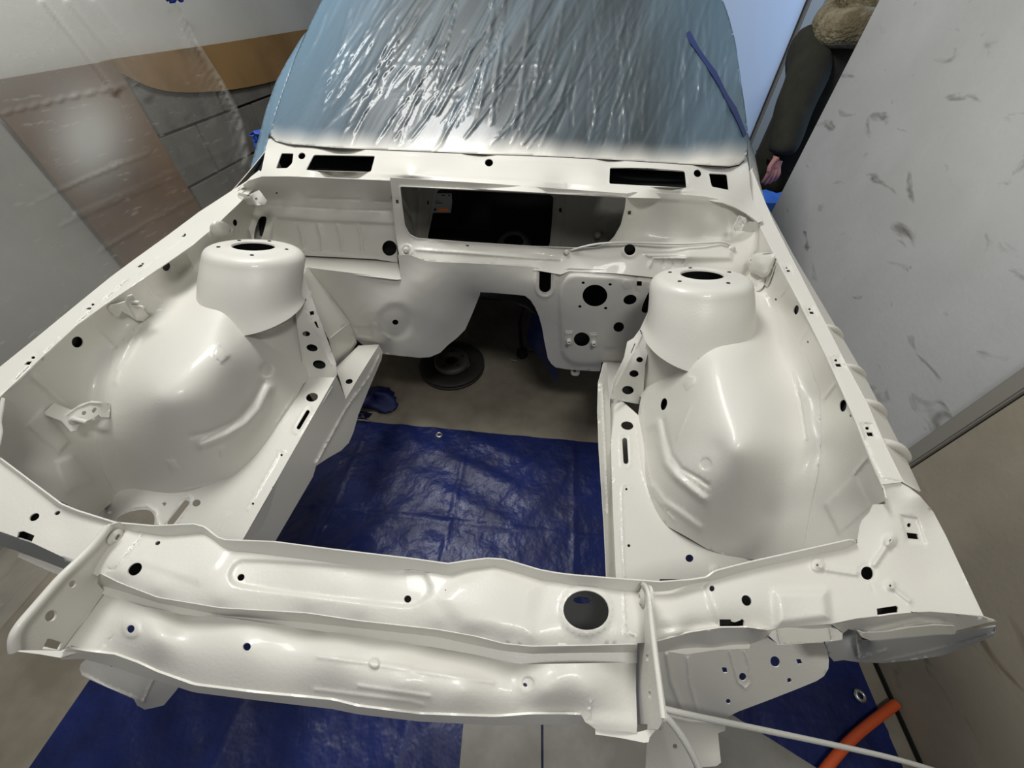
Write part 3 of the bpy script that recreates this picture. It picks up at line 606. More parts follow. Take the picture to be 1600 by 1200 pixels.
# transmission tunnel and cabin floor: dark, seen through the mouth
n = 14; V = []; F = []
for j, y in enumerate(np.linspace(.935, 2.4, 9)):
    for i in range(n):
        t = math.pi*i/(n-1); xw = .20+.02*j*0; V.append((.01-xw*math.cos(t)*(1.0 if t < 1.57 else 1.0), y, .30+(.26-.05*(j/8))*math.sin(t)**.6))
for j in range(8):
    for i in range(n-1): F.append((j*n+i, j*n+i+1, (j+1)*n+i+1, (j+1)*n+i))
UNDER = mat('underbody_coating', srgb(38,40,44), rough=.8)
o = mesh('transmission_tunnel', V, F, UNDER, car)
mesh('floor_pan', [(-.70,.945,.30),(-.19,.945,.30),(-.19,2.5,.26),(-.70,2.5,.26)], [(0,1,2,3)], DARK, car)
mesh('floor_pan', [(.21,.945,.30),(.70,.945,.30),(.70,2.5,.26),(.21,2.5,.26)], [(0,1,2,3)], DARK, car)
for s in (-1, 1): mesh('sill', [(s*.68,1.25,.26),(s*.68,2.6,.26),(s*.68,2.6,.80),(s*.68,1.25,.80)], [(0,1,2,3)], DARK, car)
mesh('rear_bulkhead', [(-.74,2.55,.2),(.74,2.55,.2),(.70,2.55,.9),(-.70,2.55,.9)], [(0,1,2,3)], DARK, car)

# ---- bulkhead behind the bay, left of the opening
bk = d5([(170,295),(260,225),(370,190),(600,190),(1440,225),(1455,300),(1500,880),(1500,910),(1330,880),(640,845),(560,800),(430,745),(300,745),(270,660),(200,500),(165,420)])
Kbk = yK([(437,277),(520,280),(610,287)],.985)+yK([(440,318),(520,324),(612,330)],1.045)+yK([(445,330),(530,338),(615,345)],1.02)+yK([(470,390),(540,398),(620,402)],1.005)+[(409,282,'y',1.0),(385,300,'x',-.70),(384,372,'x',-.70),(400,330,'x',-.706),(396,378,'x',-.68),(422,340,'y',1.03),(420,375,'y',1.01)]
bBK = [('line', d5([(430,435),(600,440),(1000,465),(1455,480)]), 2.2, -.004), ('line', d5([(790,370),(1180,385)]), 3, -.004), ('line', d5([(1310,395),(1460,400)]), 3, -.004), ('poly', d5([(480,535),(800,560),(1490,590),(1495,860),(1320,870),(640,790),(440,730)]), 4, -.015)]
for x in (710,870,1030,1200): bBK.append(('line', d5([(x-30,600),(x,700),(x+5,800)]), 4.5, .010))
bBK.append(('line', d5([(620,800),(800,815),(1330,870)]), 3, .006))
sheet('bulkhead_panel', bk, Kbk, parent=car, holes=[smooth(d5([(345,525),(405,520),(408,560),(370,705),(345,722),(300,715),(308,640)]), it=1), ell(*d5([(1432,788)])[0],11.4,12), ell(*d5([(492,330)])[0],1.8,1.6,n=8)], bumps=bBK, g=6, back=.05)
sheet('bulkhead_shelf', [(452,392),(470,397),(540,401),(621,406),(627,436),(620,437),(560,430),(482,420),(470,428),(462,415)], zK([(460,397),(620,406),(626,436),(484,419)],.613), parent=car, g=6)
# ---- centre frame and right bulkhead in one pressing
fo = t10([(38,30),(700,70),(1520,130)])+[(990,300),(1060,303),(1101,307),(1131,313),(1167,328),(1186,342),(1192,352),(1180,390),(1172,425),(1165,455),(1100,452),(1045,436),(960,427),(889,424),(876,429),(842,423),(760,416),(667,411.5),(662,405),(640,401),(625,399)]+t10([(95,520),(75,400)])
op = roundc(t10([(100,85),(1000,128),(1515,153),(1508,220),(1480,330),(1440,400),(1400,440),(1330,465),(1260,470),(930,458),(500,432),(205,408),(160,385),(130,330),(112,200)]), 3)
Kfo = yK([(612,290),(618,330),(622,360),(980,306)],.965)+yK([(640,378),(700,384),(790,390),(880,394)],.96)+yK([(977,330),(960,370),(900,300),(780,297)],.965)+yK([(1000,318),(1060,325),(1000,360),(1090,370)],.995)+[(1110,350,'y',1.0),(1150,340,'x',.655),(1165,375,'x',.68),(1180,360,'x',.70)]+ \
      yK([(920,388),(1000,392),(1080,394)],.955)+yK([(1143,392)],.97)+yK([(640,396),(700,402),(780,408),(860,412)],.94)+yK([(667,411),(842,422),(878,427),(960,426),(1041,435)],.918)+yK([(960,412),(1060,416),(1150,416)],.935)+yK([(1165,440)],.92)+yK([(625,420)],.93)
bFO = [('line', [(*p,) for p in list(op)+[op[0]]], 3, .003), ('poly', d6([(235,345),(400,330),(1000,370),(1060,480),(1060,650),(160,690),(200,500)]), 4, -.006), ('poly', d6([(370,790),(1000,700),(1090,760),(1080,830),(700,830),(420,810)]), 5, .010),
       ('line', d6([(400,885),(430,820),(700,820),(680,890)]), 2.4, .004), ('line', d6([(505,845),(510,885)]), 2.2, -.003), ('line', d6([(585,850),(590,885)]), 2.2, -.003), ('disc', (984,390), 13, 2.5, .0025),
       ('line', t10([(100,530),(270,560),(700,580),(970,600)]), 1.6, -.002), ('disc', (635,391), 10, 2, .003), ('disc', (635,391), 5.5, 1.5, -.005), ('line', t10([(200,480),(500,500),(900,530),(1100,540)]), 4, .004),
       ('poly', t10([(62,155),(98,155),(100,205),(66,205)]), 1.5, -.0015), ('poly', t10([(1518,225),(1556,225),(1552,278),(1514,276)]), 1.5, -.0015)]
foo, Sfo = sheet('bulkhead_frame', fo, Kfo, parent=car, holes=[op, t10([(72,168),(90,168),(92,194),(76,194)]), t10([(1524,238),(1546,238),(1544,262),(1522,262)]), t10([(512,449),(532,450),(531,461),(512,460)]), ell(984,390,8.8,8.8,n=22)], bumps=bFO, g=5, back=0)
for (x, y, r) in ((635,391,.0065),(885,394,.005)):
    p = Sfo.pt((x, y), .003)[0]; lathe('weld_nut', [(r*1.5,-.003),(r*1.5,.002),(r,.003),(r,.007),(r*.5,.007),(.0001,.0065)], p, (0,-1,.3), PAINT, foo, n=18)
# plenum box seen through the opening
ib = t10([(60,40),(1560,120),(1560,480),(1400,560),(60,470)])
Kib = [(*P_[:2], 'y', 1.10) for P_ in ib]
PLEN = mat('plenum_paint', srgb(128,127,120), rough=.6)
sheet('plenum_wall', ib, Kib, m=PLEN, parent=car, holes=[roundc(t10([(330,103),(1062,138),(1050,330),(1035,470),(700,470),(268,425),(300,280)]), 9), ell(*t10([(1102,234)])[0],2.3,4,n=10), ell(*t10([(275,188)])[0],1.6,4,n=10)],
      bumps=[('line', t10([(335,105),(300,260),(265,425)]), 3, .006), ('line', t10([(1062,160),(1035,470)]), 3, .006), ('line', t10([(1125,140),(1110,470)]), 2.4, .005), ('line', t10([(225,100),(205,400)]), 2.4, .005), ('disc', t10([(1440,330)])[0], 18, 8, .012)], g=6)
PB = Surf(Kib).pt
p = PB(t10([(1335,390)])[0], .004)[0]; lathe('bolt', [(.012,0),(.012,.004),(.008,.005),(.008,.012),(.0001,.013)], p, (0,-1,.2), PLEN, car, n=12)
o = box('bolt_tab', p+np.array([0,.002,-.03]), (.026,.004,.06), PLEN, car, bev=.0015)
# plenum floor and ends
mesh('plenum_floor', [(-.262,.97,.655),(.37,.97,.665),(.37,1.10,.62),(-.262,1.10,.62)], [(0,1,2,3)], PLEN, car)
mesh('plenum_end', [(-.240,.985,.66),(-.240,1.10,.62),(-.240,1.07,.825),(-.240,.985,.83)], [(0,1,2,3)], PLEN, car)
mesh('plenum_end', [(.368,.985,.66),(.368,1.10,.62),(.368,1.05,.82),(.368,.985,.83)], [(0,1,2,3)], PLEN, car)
mesh('cabin_dark_plane', [(-.74,1.30,.3),(.74,1.30,.3),(.74,1.30,.84),(-.74,1.30,.84)], [(0,1,2,3)], BLACK, car)  # black plane added for the unlit cabin behind the plenum
# ---- fresh paint pipe along the bulkhead
pp = [Sfo.pt(q, h)[0] for q, h in (((893,391),.004),((915,384),.016),((950,379),.02),((1000,379),.02),((1060,382),.02),((1110,379),.016),((1132,378),.014),((1143,384),.008),((1142,390),.002))]
curve3('pipe', [tuple(q) for q in pp], .0028, PAINT, car)
lathe('pipe_union', [(.0095,0),(.0095,.006),(.006,.008),(.0001,.008)], Sfo.pt((1142,389),.001)[0], (0,-1,.2), PAINT, car, n=16)
# ---- cowl panel below the windscreen
ct = [(422,209),(424,216),(430,221),(450,226),(525,232),(640,237),(760,242),(850,245),(950,250),(1050,256),(1120,261),(1140,262),(1155,259),(1163,252),(1166,244)]
cb = [(371,298)]+[(380,292),(389,285),(400,279.5),(409,277.5),(437,277),(520,281),(610,285.5),(640,289),(760,296),(880,303),(980,308.5),(1050,310.5),(1101,312),(1129,317),(1148,324),(1167,334),(1184,348)]
cr = [(1192,345),(1186,330),(1176,312),(1172,290),(1170,262)]
cl = [(408,268),(412,250),(416,228)]
ridge = d5([(400,190),(425,160),(470,140),(540,138),(700,150),(1100,165),(1600,180)])+[(760,279),(850,284),(940,291)]+d6([(400,245),(870,262),(960,270),(1060,292),(1160,328)])
co_out = ct+cr[::-1]+cb[::-1]+[(392,276),(405,266)]+cl
def ridge_z(p): return .868-.10*((p[0]-765)/340)**2*.12-.004
zc = lambda x: .872-.016*((x-790)/330)**2
Kco = [(x, y, 'z', zc(x)-.002) for x, y in ct[::2]]+[(x, y, 'z', zc(x)) for x, y in ((764,254),(471,244),(1090,271),(484,265),(1072,287),(600,258),(930,274))]+[(x, y, 'z', zc(x)-.006) for x, y in ridge[::2] if 440 < x < 1120] + \
      [(x, y, 'z', zc(x)-.030) for x, y in cb[4:15:2]]+[(371,297,'z',.80),(389,285,'z',.81),(1167,334,'z',.80),(1184,347,'z',.795),(1176,305,'z',.815),(408,266,'z',.83),(1168,262,'z',.85),(414,240,'z',.852)]
hco = [roundc(t2([(80,118),(117,119),(113,150),(98,165),(62,166)]), 2.2), ell(471.5,243.5,5.6,5.2,-20), roundc(t2([(181,123),(372,127),(359,177),(155,171)]), 3), ell(764,254,6.4,6),
       roundc(t2([(1106,163),(1341,174),(1347,227),(1104,214)]), 3), ell(1090,270.7,6,6), roundc(t2([(1415,181),(1472,184),(1478,234),(1424,223)]), 2.5)]
bco = [('line', [tuple(q) for q in ridge], 5, .002), ('line', [(x, y+7) for x, y in ct[1:-1]], 3.2, -.003), ('line', list(map(tuple, hco[2]))+[tuple(hco[2][0])], 3, .0022), ('line', list(map(tuple, hco[4]))+[tuple(hco[4][0])], 3, .0022),
       ('line', list(map(tuple, hco[0]))+[tuple(hco[0][0])], 3, .0018), ('line', list(map(tuple, hco[6]))+[tuple(hco[6][0])], 3, .0018), ('disc', (764,254), 9, 2, .0012), ('disc', (1090,270.7), 9, 2, .0012), ('disc', (471.5,243.5), 9, 2, .0012),
       ('poly', t10([(150,10),(1140,60),(1138,100),(152,50)]), 2, .003)]
coo, Sco = sheet('cowl_panel', co_out, Kco, parent=car, holes=hco, bumps=bco, g=5, th=.002)
# return lip under the cowl edge
lipA = [Sco.pt(q)[0] for q in cb[3:]]; lipB = [q+np.array([0,.03,-.006]) for q in lipA]
strip('cowl_lip', lipA, lipB, PAINT, car, n=2)
# black sheets added under the cowl as the shade inside its vents
mesh('cowl_backing', [(-.60,1.02,.60),(.62,1.02,.60),(.62,1.28,.60),(-.60,1.28,.60),(-.60,1.02,.815),(.62,1.02,.815),(.62,1.28,.84),(-.60,1.28,.84)][0:4], [(0,1,2,3)], BLACK, car)
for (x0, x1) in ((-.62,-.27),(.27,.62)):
    mesh('cowl_backing', [(x0,1.106,.815),(x1,1.106,.815),(x1,1.28,.81),(x0,1.28,.81)], [(0,1,2,3)], BLACK, car)

# ---- front: upper beam with the headlamp plates in one pressing
fl_top = c7([(0,-62),(80,-2),(240,118),(300,143),(450,190),(600,203),(760,196),(800,208),(850,248),(880,258),(1070,265),(1300,295),(1600,330)])+c8([(430,186),(520,172),(620,160),(700,165),(780,188),(870,215),(950,230),(1030,240),(1250,258),(1450,273),(1600,262)])[0:]+d4([(740,1045),(765,1020),(800,1003),(1000,952),(1300,885),(1600,818)])+[(1330,842),(1338,847)]
fl_bot = c7([(0,-47),(80,12),(225,128),(320,163),(440,193),(520,223),(640,243),(700,242),(790,233),(840,262),(870,288),(900,300),(970,305),(1300,345),(1600,372)])+c8([(200,215),(430,240),(520,215),(650,203),(760,228),(880,265),(950,270),(1030,290),(1300,318),(1450,318),(1500,313),(1600,282)])[0:]+d4([(780,1062),(1000,1000),(1320,928),(1600,868)])+[(1332,851),(1341,848)]
E1 = c7([(395,388),(470,425),(620,482),(860,522),(1200,542)])+c8([(0,458),(380,500),(560,532),(700,568),(830,581),(1100,576),(1340,570)])
E2 = c7([(396,436),(480,458),(620,502),(860,551),(1200,580)])+c8([(0,494),(380,536),(560,576),(700,604),(830,617),(1100,612),(1338,610)])
E3 = c7([(398,468),(560,520),(720,551),(860,563),(1240,613)])+c8([(0,538),(380,591),(560,623),(740,663),(820,673),(1338,664)])
low = c9([(560,628),(520,641),(440,630),(330,632),(200,652),(75,686)])+c8([(1440,560)])+E1[::-1]+c7([(380,400),(300,352),(130,272)])
left_nose = [(8,833),(-49,815),(-124,785),(-200,763),(-150,722),(-100,678),(-65,648),(-38,632),(-7,618),(6,622),(4,640),(1,660),(3,675),(-1,695),(-8,708)]
bm_out = fl_bot+c9([(885,278),(890,245),(895,215),(905,190),(935,160),(952,126),(1000,124),(996,100),(985,30),(1065,32),(1140,90),(1195,155),(1250,260),(1400,580),(1340,576),(1280,570),(1180,562),(1100,565),(1040,570),(970,580),(880,590),(780,612)])+low+left_nose
Kbm = zK(fl_bot[2::3], .752)+zK([(0,705),(20,790),(-124,779),(-200,763)],.750)+zK([(-100,678),(-65,648)],.765)+zK([(-38,632),(-7,618),(6,623)],.782)+zK([(1,655)],.768)+zK([(1354,895),(1385,950),(1425,950),(1300,960),(1250,940),(1180,950),(1100,970),(1060,985),(1530,960),(1450,900)],.750)+zK([(1391,757),(1437,774),(1378,752),(1408,752)],.782)+zK([(1372,789),(1383,789)],.768)+zK([(1420,800),(1458,800)],.768)+zK([(1479,840),(1390,830)],.760)+zK([(1341,824)],.757) + \
      zK([(450,900),(600,925),(300,900),(240,880),(820,970),(900,990),(960,1000),(950,930),(860,950)],.756)+zK(E1, .751)+zK([(x, y-14) for x, y in E1[1:-1]], .7565)+zK([(60,835),(120,862),(10,820),(100,820)],.748)+ \
      zK([(1040,1003),(1077,992),(1169,983)],.738)
big = ell(916,953.5,36,31,8,n=48)
rb = smooth(c7([(895,390),(920,350),(960,338),(1200,352),(1660,383)])+[(664,894)]+[(676,925),(656,942),(640,948)]+c7([(1500,510),(1200,475),(950,442),(905,425)]), it=1)
hbm = [big, ell(376.5,902,6,5.2,-40,n=18), ell(637,936,5.6,5.8,n=18), ell(210.6,889.4,12.6,8.6,-38), ell(246.4,848.5,4.4,3,-30,n=14), ell(696,922,1.1,1.1,n=8), ell(53.5,808,8.6,5.4,-30,n=18), ell(89.5,801.6,5,3,-25,n=14),
       c7([(72,228),(90,224),(135,242),(122,270),(66,250)]), c7([(893,272),(962,280),(970,290),(955,300),(900,295)]),
       ell(1112.3,919.4,4.4,4.8,n=14), ell(1166.6,938.5,7.2,9.2,-35), c9([(324,594),(370,594),(372,602),(385,606),(408,598),(415,592),(424,598),(424,622),(325,630)]),
       ell(1355,895.5,9.6,10.6,-20), ell(1391.3,844.8,2.8,3,n=12), ell(1277.2,882.8,2.8,2.8,n=12), ell(1391,914.8,2.8,2.8,n=12), c9([(965,550),(1045,538),(1053,545),(1050,568),(968,582)]),
       ell(1420.6,820.6,3.4,3.4,n=12), c9([(1086,240),(1130,245),(1138,268),(1092,264)])]
bbm = [('poly', rb, 5, -.005), ('disc', (1355,895.5), 16, 3, -.0008), ('line', c9([(722,372),(760,390),(880,408)]), 7, .0045), ('disc', (1277,883), 10, 3, .004), ('line', c9([(1020,272),(955,370)]), 8, .005), ('disc', (1391,845), 10, 3, .004),
       ('line', c9([(1020,458),(1050,480),(1100,520)]), 6, .004), ('disc', (1391,915), 8, 3, .003), ('poly', c9([(1062,170),(1128,180),(1165,290),(1090,275)]), 2, -.003), ('disc', (916,953), 41, 4, .0025),('poly', c7([(560,300),(700,240),(800,228),(890,300),(860,350),(780,430),(520,340)]), 8, .0022), ('poly', c8([(480,260),(650,205),(860,300),(820,520),(500,490),(400,360)]), 14, .0035),
       ('poly', c9([(265,450),(40,480),(60,650),(320,620),(290,540)]), 8, -.006), ('poly', c9([(550,480),(760,480),(770,590),(560,620)]), 9, .008), ('line', [tuple(q) for q in c8([(1275,318),(1285,520),(1330,530),(1335,600)])], 1.5, .0018),
       ('line', c7([(1240,575),(1225,610)]), 3, .003), ('line', c7([(560,240),(450,372),(415,375),(405,420)]), 1.4, -.002), ('line', c7([(110,385),(60,300)]), 3, 0), ('line', c9([(940,440),(958,490)]), 1, -.001)]
bmo, Sbm = sheet('upper_crossmember', bm_out, Surf(Kbm, 4e-6), parent=car, holes=hbm, bumps=bbm, g=6, back=0)
e_pts = [pline(E, 110) for E in (E1, E2, E3)]
G1 = Sbm.pt(e_pts[0]); G2 = np.array([hit(*p, 'z', .7225) for p in e_pts[1]]); G3 = np.array([hit(*p, 'z', .7205) for p in e_pts[2]])
strip('step_flange', G1, G2, PAINT, car, n=3, th=.0016); strip('joint_lip', G2+np.array([0,0,.0004]), G3, PAINT, car, n=3, th=.0016)
# upstanding flange along its rear edge
def pline_x(P, X): P = np.array(sorted(P)); return np.stack([X, np.interp(X, P[:,0], P[:,1])], 1)
X_ = np.linspace(0, 1338, 240); A2 = pline_x(fl_top, X_); B2 = pline_x(fl_bot, X_); B2[:,1] = np.maximum(B2[:,1], A2[:,1]+1.0)
Bp = Sbm.pt(B2); dB = -((Bp-CC) @ RM)[:,2]; Ap = CC+rays(A2)*(dB-.006)[:,None]
strip('flange', Ap, Bp, PAINT, car, n=5, th=.0016)
# inner web behind the beam hole, coloured dark for the shade inside (closes the box section) with its drain hole
wb = [(870,900),(970,905),(985,1000),(870,1000)]
sheet('box_web', wb, Surf([tuple(Sbm.pt(q, -.055)[0]) for q in wb]), m=mat('inner_shade_dark', srgb(26,26,26), rough=.7), parent=car, holes=[ell(909,938,14,5.5,4)], g=6)
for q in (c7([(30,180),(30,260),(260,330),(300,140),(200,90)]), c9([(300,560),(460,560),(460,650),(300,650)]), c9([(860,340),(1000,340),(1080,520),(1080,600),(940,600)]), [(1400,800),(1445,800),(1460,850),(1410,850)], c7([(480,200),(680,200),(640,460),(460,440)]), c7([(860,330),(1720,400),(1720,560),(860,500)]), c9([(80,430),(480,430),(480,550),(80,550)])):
    sheet('hole_backing', q, Surf([tuple(Sbm.pt(t, -.03)[0]) for t in q]), m=DARK, parent=bmo, g=14, th=0)  # added dark sheets behind the beam holes, coloured for the shade inside
# spot-weld lugs on the plate edge
# ---- lower crossmember
lo_top = c7([(400,468),(560,520),(720,551),(860,561),(1240,613)])+c8([(0,538),(380,591),(560,623),(740,663),(820,673),(1335,664)])
lo_out = [(x, y-1) for x, y in lo_top]+c8([(1335,800),(1340,960),(1338,1000),(1135,980),(1112,962),(1090,948),(1078,925),(1065,908),(1000,905),(830,905),(660,918),(300,905),(0,868)])+c7([(1300,880),(1000,852),(760,822),(620,772),(540,735),(450,703),(340,688),(280,672),(235,690),(262,655)])
Kl = zK(lo_top[::2], .7175)+zK(c7([(240,690),(330,560),(350,690)]), .716)+zK(c8([(1330,950),(1330,800),(1140,975)]), .716)+zK(c7([(620,640),(960,680),(1300,720)]), .738)+zK(c8([(200,760),(500,780),(900,800),(1100,800)]), .738)+zK(c8([(0,860),(300,898),(660,910),(1000,898)]), .712)+zK(c7([(1200,865),(760,815),(600,760),(450,700)]), .712)+zK(c7([(800,600),(1240,660)]), .728)+zK(c8([(100,620),(500,690)]), .728)
hlo = [ell(203.5,983,7.2,6,-40,n=18), ell(385.5,1010.5,6.6,6.2,-40,n=18), ell(820.5,1070,3.6,2.8,40,n=12)]
blo = [('disc', (205,983), 14, 4, .003), ('line', c7([(1240,715),(1600,760)])+c8([(60,670),(350,715),(650,757)]), 6, .0013), ('disc', c7([(1462,742)])[0], 8, 2, .003), ('disc', c8([(75,668)])[0], 0.1, 1, 0), ('line', c8([(0,775),(340,825)]), 6, .0013), ('line', c7([(1230,845),(1600,890)])+c8([(310,866)]), 6, .0013),
       ('disc', c8([(815,760)])[0], 9, 2.5, -.003), ('line', c8([(1118,845),(1112,960)]), 1.5, .002), ('line', c7([(445,628),(405,682)]), 1.2, -.0012), ('poly', c8([(700,660),(1330,670),(1330,930),(760,900)]), 14, -.003)]
loo, Slo = sheet('lower_crossmember', lo_out, Surf(Kl, 2e-5), parent=car, holes=hlo, bumps=blo, g=6)
# front lip turned down under the lower crossmember
la = c7([(270,678),(340,690),(450,703),(540,735),(620,772),(760,822),(1000,852),(1300,880)])+c8([(0,868),(300,905),(660,918),(830,905),(1000,905),(1066,908)])
lbm = c7([(240,722),(330,720),(450,752),(560,790),(620,805),(760,850),(1000,880),(1300,915)])+c8([(0,905),(300,940),(660,958),(830,955),(1000,954),(1070,950)])
A3 = pline(la, 90); B3 = pline(lbm, 90); Ap = Slo.pt(A3); dA = -((Ap-CC) @ RM)[:,2]; Bp = CC+rays(B3)*(dA+.010)[:,None]
Ap2 = CC+rays(A3)*(dA-.001)[:,None]; strip('front_lip', Ap2, Bp, PAINT, car, n=4, th=.002)
ft = c8([(1138,978),(1140,1008),(1260,1025),(1375,1048),(1395,1045),(1400,1022),(1430,985),(1468,938),(1440,900),(1420,930),(1390,985),(1338,998)])
sheet('bracket_foot', ft, zK([(930,1138),(995,1145),(1012,1160),(1036,1125)],.712), parent=car, g=5)
sheet('bracket_foot', [(20,1004),(60,1008),(93,1016),(110,1010),(135,1008),(120,1020),(100,1026),(95,1028),(60,1022),(26,1018)], zK([(20,1004),(120,1010),(96,1028)],.712), parent=car, g=4)
# ---- upright lock brackets at both ends
def ubracket(poly, x, holes, rim, s, rr_=.0042):
    K = [(px, py, 'x', x) for px, py in poly[:4]]; o, sf = sheet('upright_bracket', poly, K, parent=car, holes=holes, g=5, th=.003)
    curve3('rolled_edge', [tuple(sf.pt(q, .001)[0]) for q in rim], rr_, PAINT, o)
    return o, sf
bl_ = c7([(430,200),(470,190),(505,225),(470,290),(415,370),(385,400),(380,430),(410,462),(330,570),(240,692),(170,690),(55,690),(48,650),(65,605),(150,510),(240,405),(300,350),(380,270)])
o, sf = ubracket(bl_, -.30, [ell(*c7([(285,432)])[0],6.4,5.6,-30,n=18), ell(*c7([(200,556)])[0],10.5,8.2,-40), c7([(185,645),(200,645),(248,660),(232,690),(165,686)])], c7([(425,205),(380,268),(300,348),(240,403),(150,508),(68,602),(50,655),(58,690)]), -1)
lathe('lock_nut', [(.009,0),(.0085,.001),(.006,.0015),(.0055,.003),(.003,.003),(.003,.001)], sf.pt((181,839), .001)[0], (1,0,0), PAINT, o, n=18)
br_ = c8([(1350,300),(1368,285),(1395,292),(1402,310),(1405,420),(1420,560),(1430,650),(1445,760),(1468,935),(1440,985),(1395,985),(1340,970),(1330,700),(1335,620),(1335,480),(1345,380)])
o, sf = ubracket(br_, .30, [c8([(1383,622),(1396,626),(1392,658),(1382,652)]), c8([(1394,798),(1406,805),(1406,838),(1396,832)]), c8([(1338,958),(1390,958),(1388,998),(1338,994)])], c8([(1370,288),(1396,300),(1404,420),(1420,560),(1432,660),(1447,770),(1466,930)]), 1, .0026)
lathe('lock_nut', [(.009,0),(.0085,.001),(.006,.0015),(.0055,.003),(.003,.003),(.003,.001)], sf.pt((1003.5,935), .001)[0], (-1,0,0), PAINT, o, n=18)
# ---- tabs and skin below the right headlamp plate
und = c9([(30,690),(80,682),(200,648),(330,628),(440,627),(520,638),(545,625),(600,610),(700,610),(780,608),(780,640),(560,640),(520,668),(450,695),(300,710),(160,716),(80,728)])
sheet('return_flange', und, Surf(zK(c9([(80,682),(200,648),(330,628),(440,627),(520,638),(700,610)]),.744)+zK(c9([(80,728),(160,716),(300,710),(450,695),(540,650),(780,640)]),.700), 1e-6), parent=car, g=5)
ta = c9([(70,720),(90,705),(160,712),(300,706),(450,690),(446,714),(320,718),(188,737)])
sheet('flange_tab', ta, zK([(1030,1015),(1170,1004),(1073,1020),(1060,1010)],.700), parent=car, g=5)
tb = c9([(523,658),(540,640),(562,628),(770,614),(800,630),(826,652),(824,676),(790,682),(700,688),(564,697)])
sheet('flange_tab', tb, zK([(1202,992),(1215,981),(1295,976),(1316,990),(1216,1007)],.715), parent=car, g=5, bumps=[('line', c9([(560,632),(572,690)]), 3, .003), ('line', c9([(770,618),(785,680)]), 3, .003)])
mp = c9([(60,700),(160,700),(300,700),(452,690),(458,668),(480,662),(512,662),(535,680),(562,698),(750,688),(762,720),(770,760),(768,795),(750,825),(720,845),(640,878),(520,925),(400,970),(360,990),(350,1020),(346,1048),(318,1058),(330,1178),(312,1192),(240,1198),(160,1205),(120,1250),(20,1250),(30,1090)])
Kmp = [(1040,1020,'z',.60),(1180,1000,'z',.60),(1290,1010,'z',.59),(1293,1050,'z',.56),(1245,1078,'z',.53),(1140,1118,'z',.48),(1130,1140,'z',.44),(1120,1195,'z',.42),(1030,1180,'z',.42),(1060,1100,'z',.50)]
hmp = [ell(*c9([(551,767)])[0],7.2,9,-25,n=20), c9([(333,790),(352,790),(358,812),(340,814)]), c9([(636,756),(654,756),(663,776),(645,778)]), ell(*c9([(419,829)])[0],5.6,6.6,-20,n=16), ell(*c9([(609,843)])[0],3.4,4.2,-20,n=12), ell(*c9([(360,929)])[0],3.6,4.4,-20,n=12), ell(*c9([(143,1112)])[0],3.6,4.4,-20,n=12)]
bmp = [('line', c9([(365,725),(400,850),(430,875),(452,850),(440,760),(425,725)]), 3, .003), ('line', c9([(195,750),(205,860),(240,980)]), 5, .004), ('line', c9([(110,730),(130,850),(180,980)]), 7, .007), ('line', c9([(70,980),(200,1010),(345,1020)]), 4, .004)]
sheet('mounting_plate', mp, Kmp, parent=car, holes=hmp, bumps=bmp, g=6)
# headlamp bowl: the return skin under the plate nose
hb1 = c9([(775,612),(880,592),(970,582),(1040,572),(1100,567),(1180,564),(1280,572),(1400,584),(1456,603),(1420,606),(1290,640),(1282,655),(1200,655),(1050,668),(940,680),(905,665),(880,640),(850,633),(828,650),(800,628)])
Khb = zK(c9([(775,612),(970,582),(1180,564),(1400,584)]), .748)+zK(c9([(1456,603)]), .735)+zK(c9([(830,645),(940,678),(1100,664),(1200,652),(1280,650)]), .70)
sheet('headlamp_panel', hb1, Khb, parent=car, g=5, bumps=[('line', c9([(880,640),(1000,615),(1130,585),(1230,600)]), 7, -.004)])
hb2 = c9([(885,640),(905,668),(940,680),(1100,665),(1200,655),(1270,656),(1284,640),(1280,622),(1200,618),(1100,628),(1000,645),(910,650)])
sheet('headlamp_ring', hb2, [tuple(Surf(Khb).pt(c9([q])[0], .006)[0]) for q in ((885,640),(940,680),(1100,665),(1270,656),(1280,622),(1100,628))], parent=car, g=4)
hb3 = c9([(758,690),(826,678),(826,652),(850,633),(872,640),(882,665),(900,675),(950,684),(1100,668),(1290,650),(1450,622),(1444,660),(1350,700),(1230,742),(1100,762),(990,772),(890,769),(830,760),(790,765),(772,745)])
Kh3 = zK(c9([(758,690),(870,650)]),.66)+zK(c9([(950,684),(1290,652)]),.69)+zK(c9([(1450,622)]),.725)+zK(c9([(1444,658)]),.712)+zK(c9([(1230,740),(990,770),(830,758)]),.63)
sheet('valance', hb3, Kh3, m=mat('valance_grey', srgb(150,151,150), rough=.55), parent=car, g=5, bumps=[('line', c9([(1000,765),(1200,720),(1445,650)]), 4, .004), ('line', c9([(880,670),(890,750),(950,740),(1000,720)]), 3, .005)])  # valance in plain grey, darker than the body paint
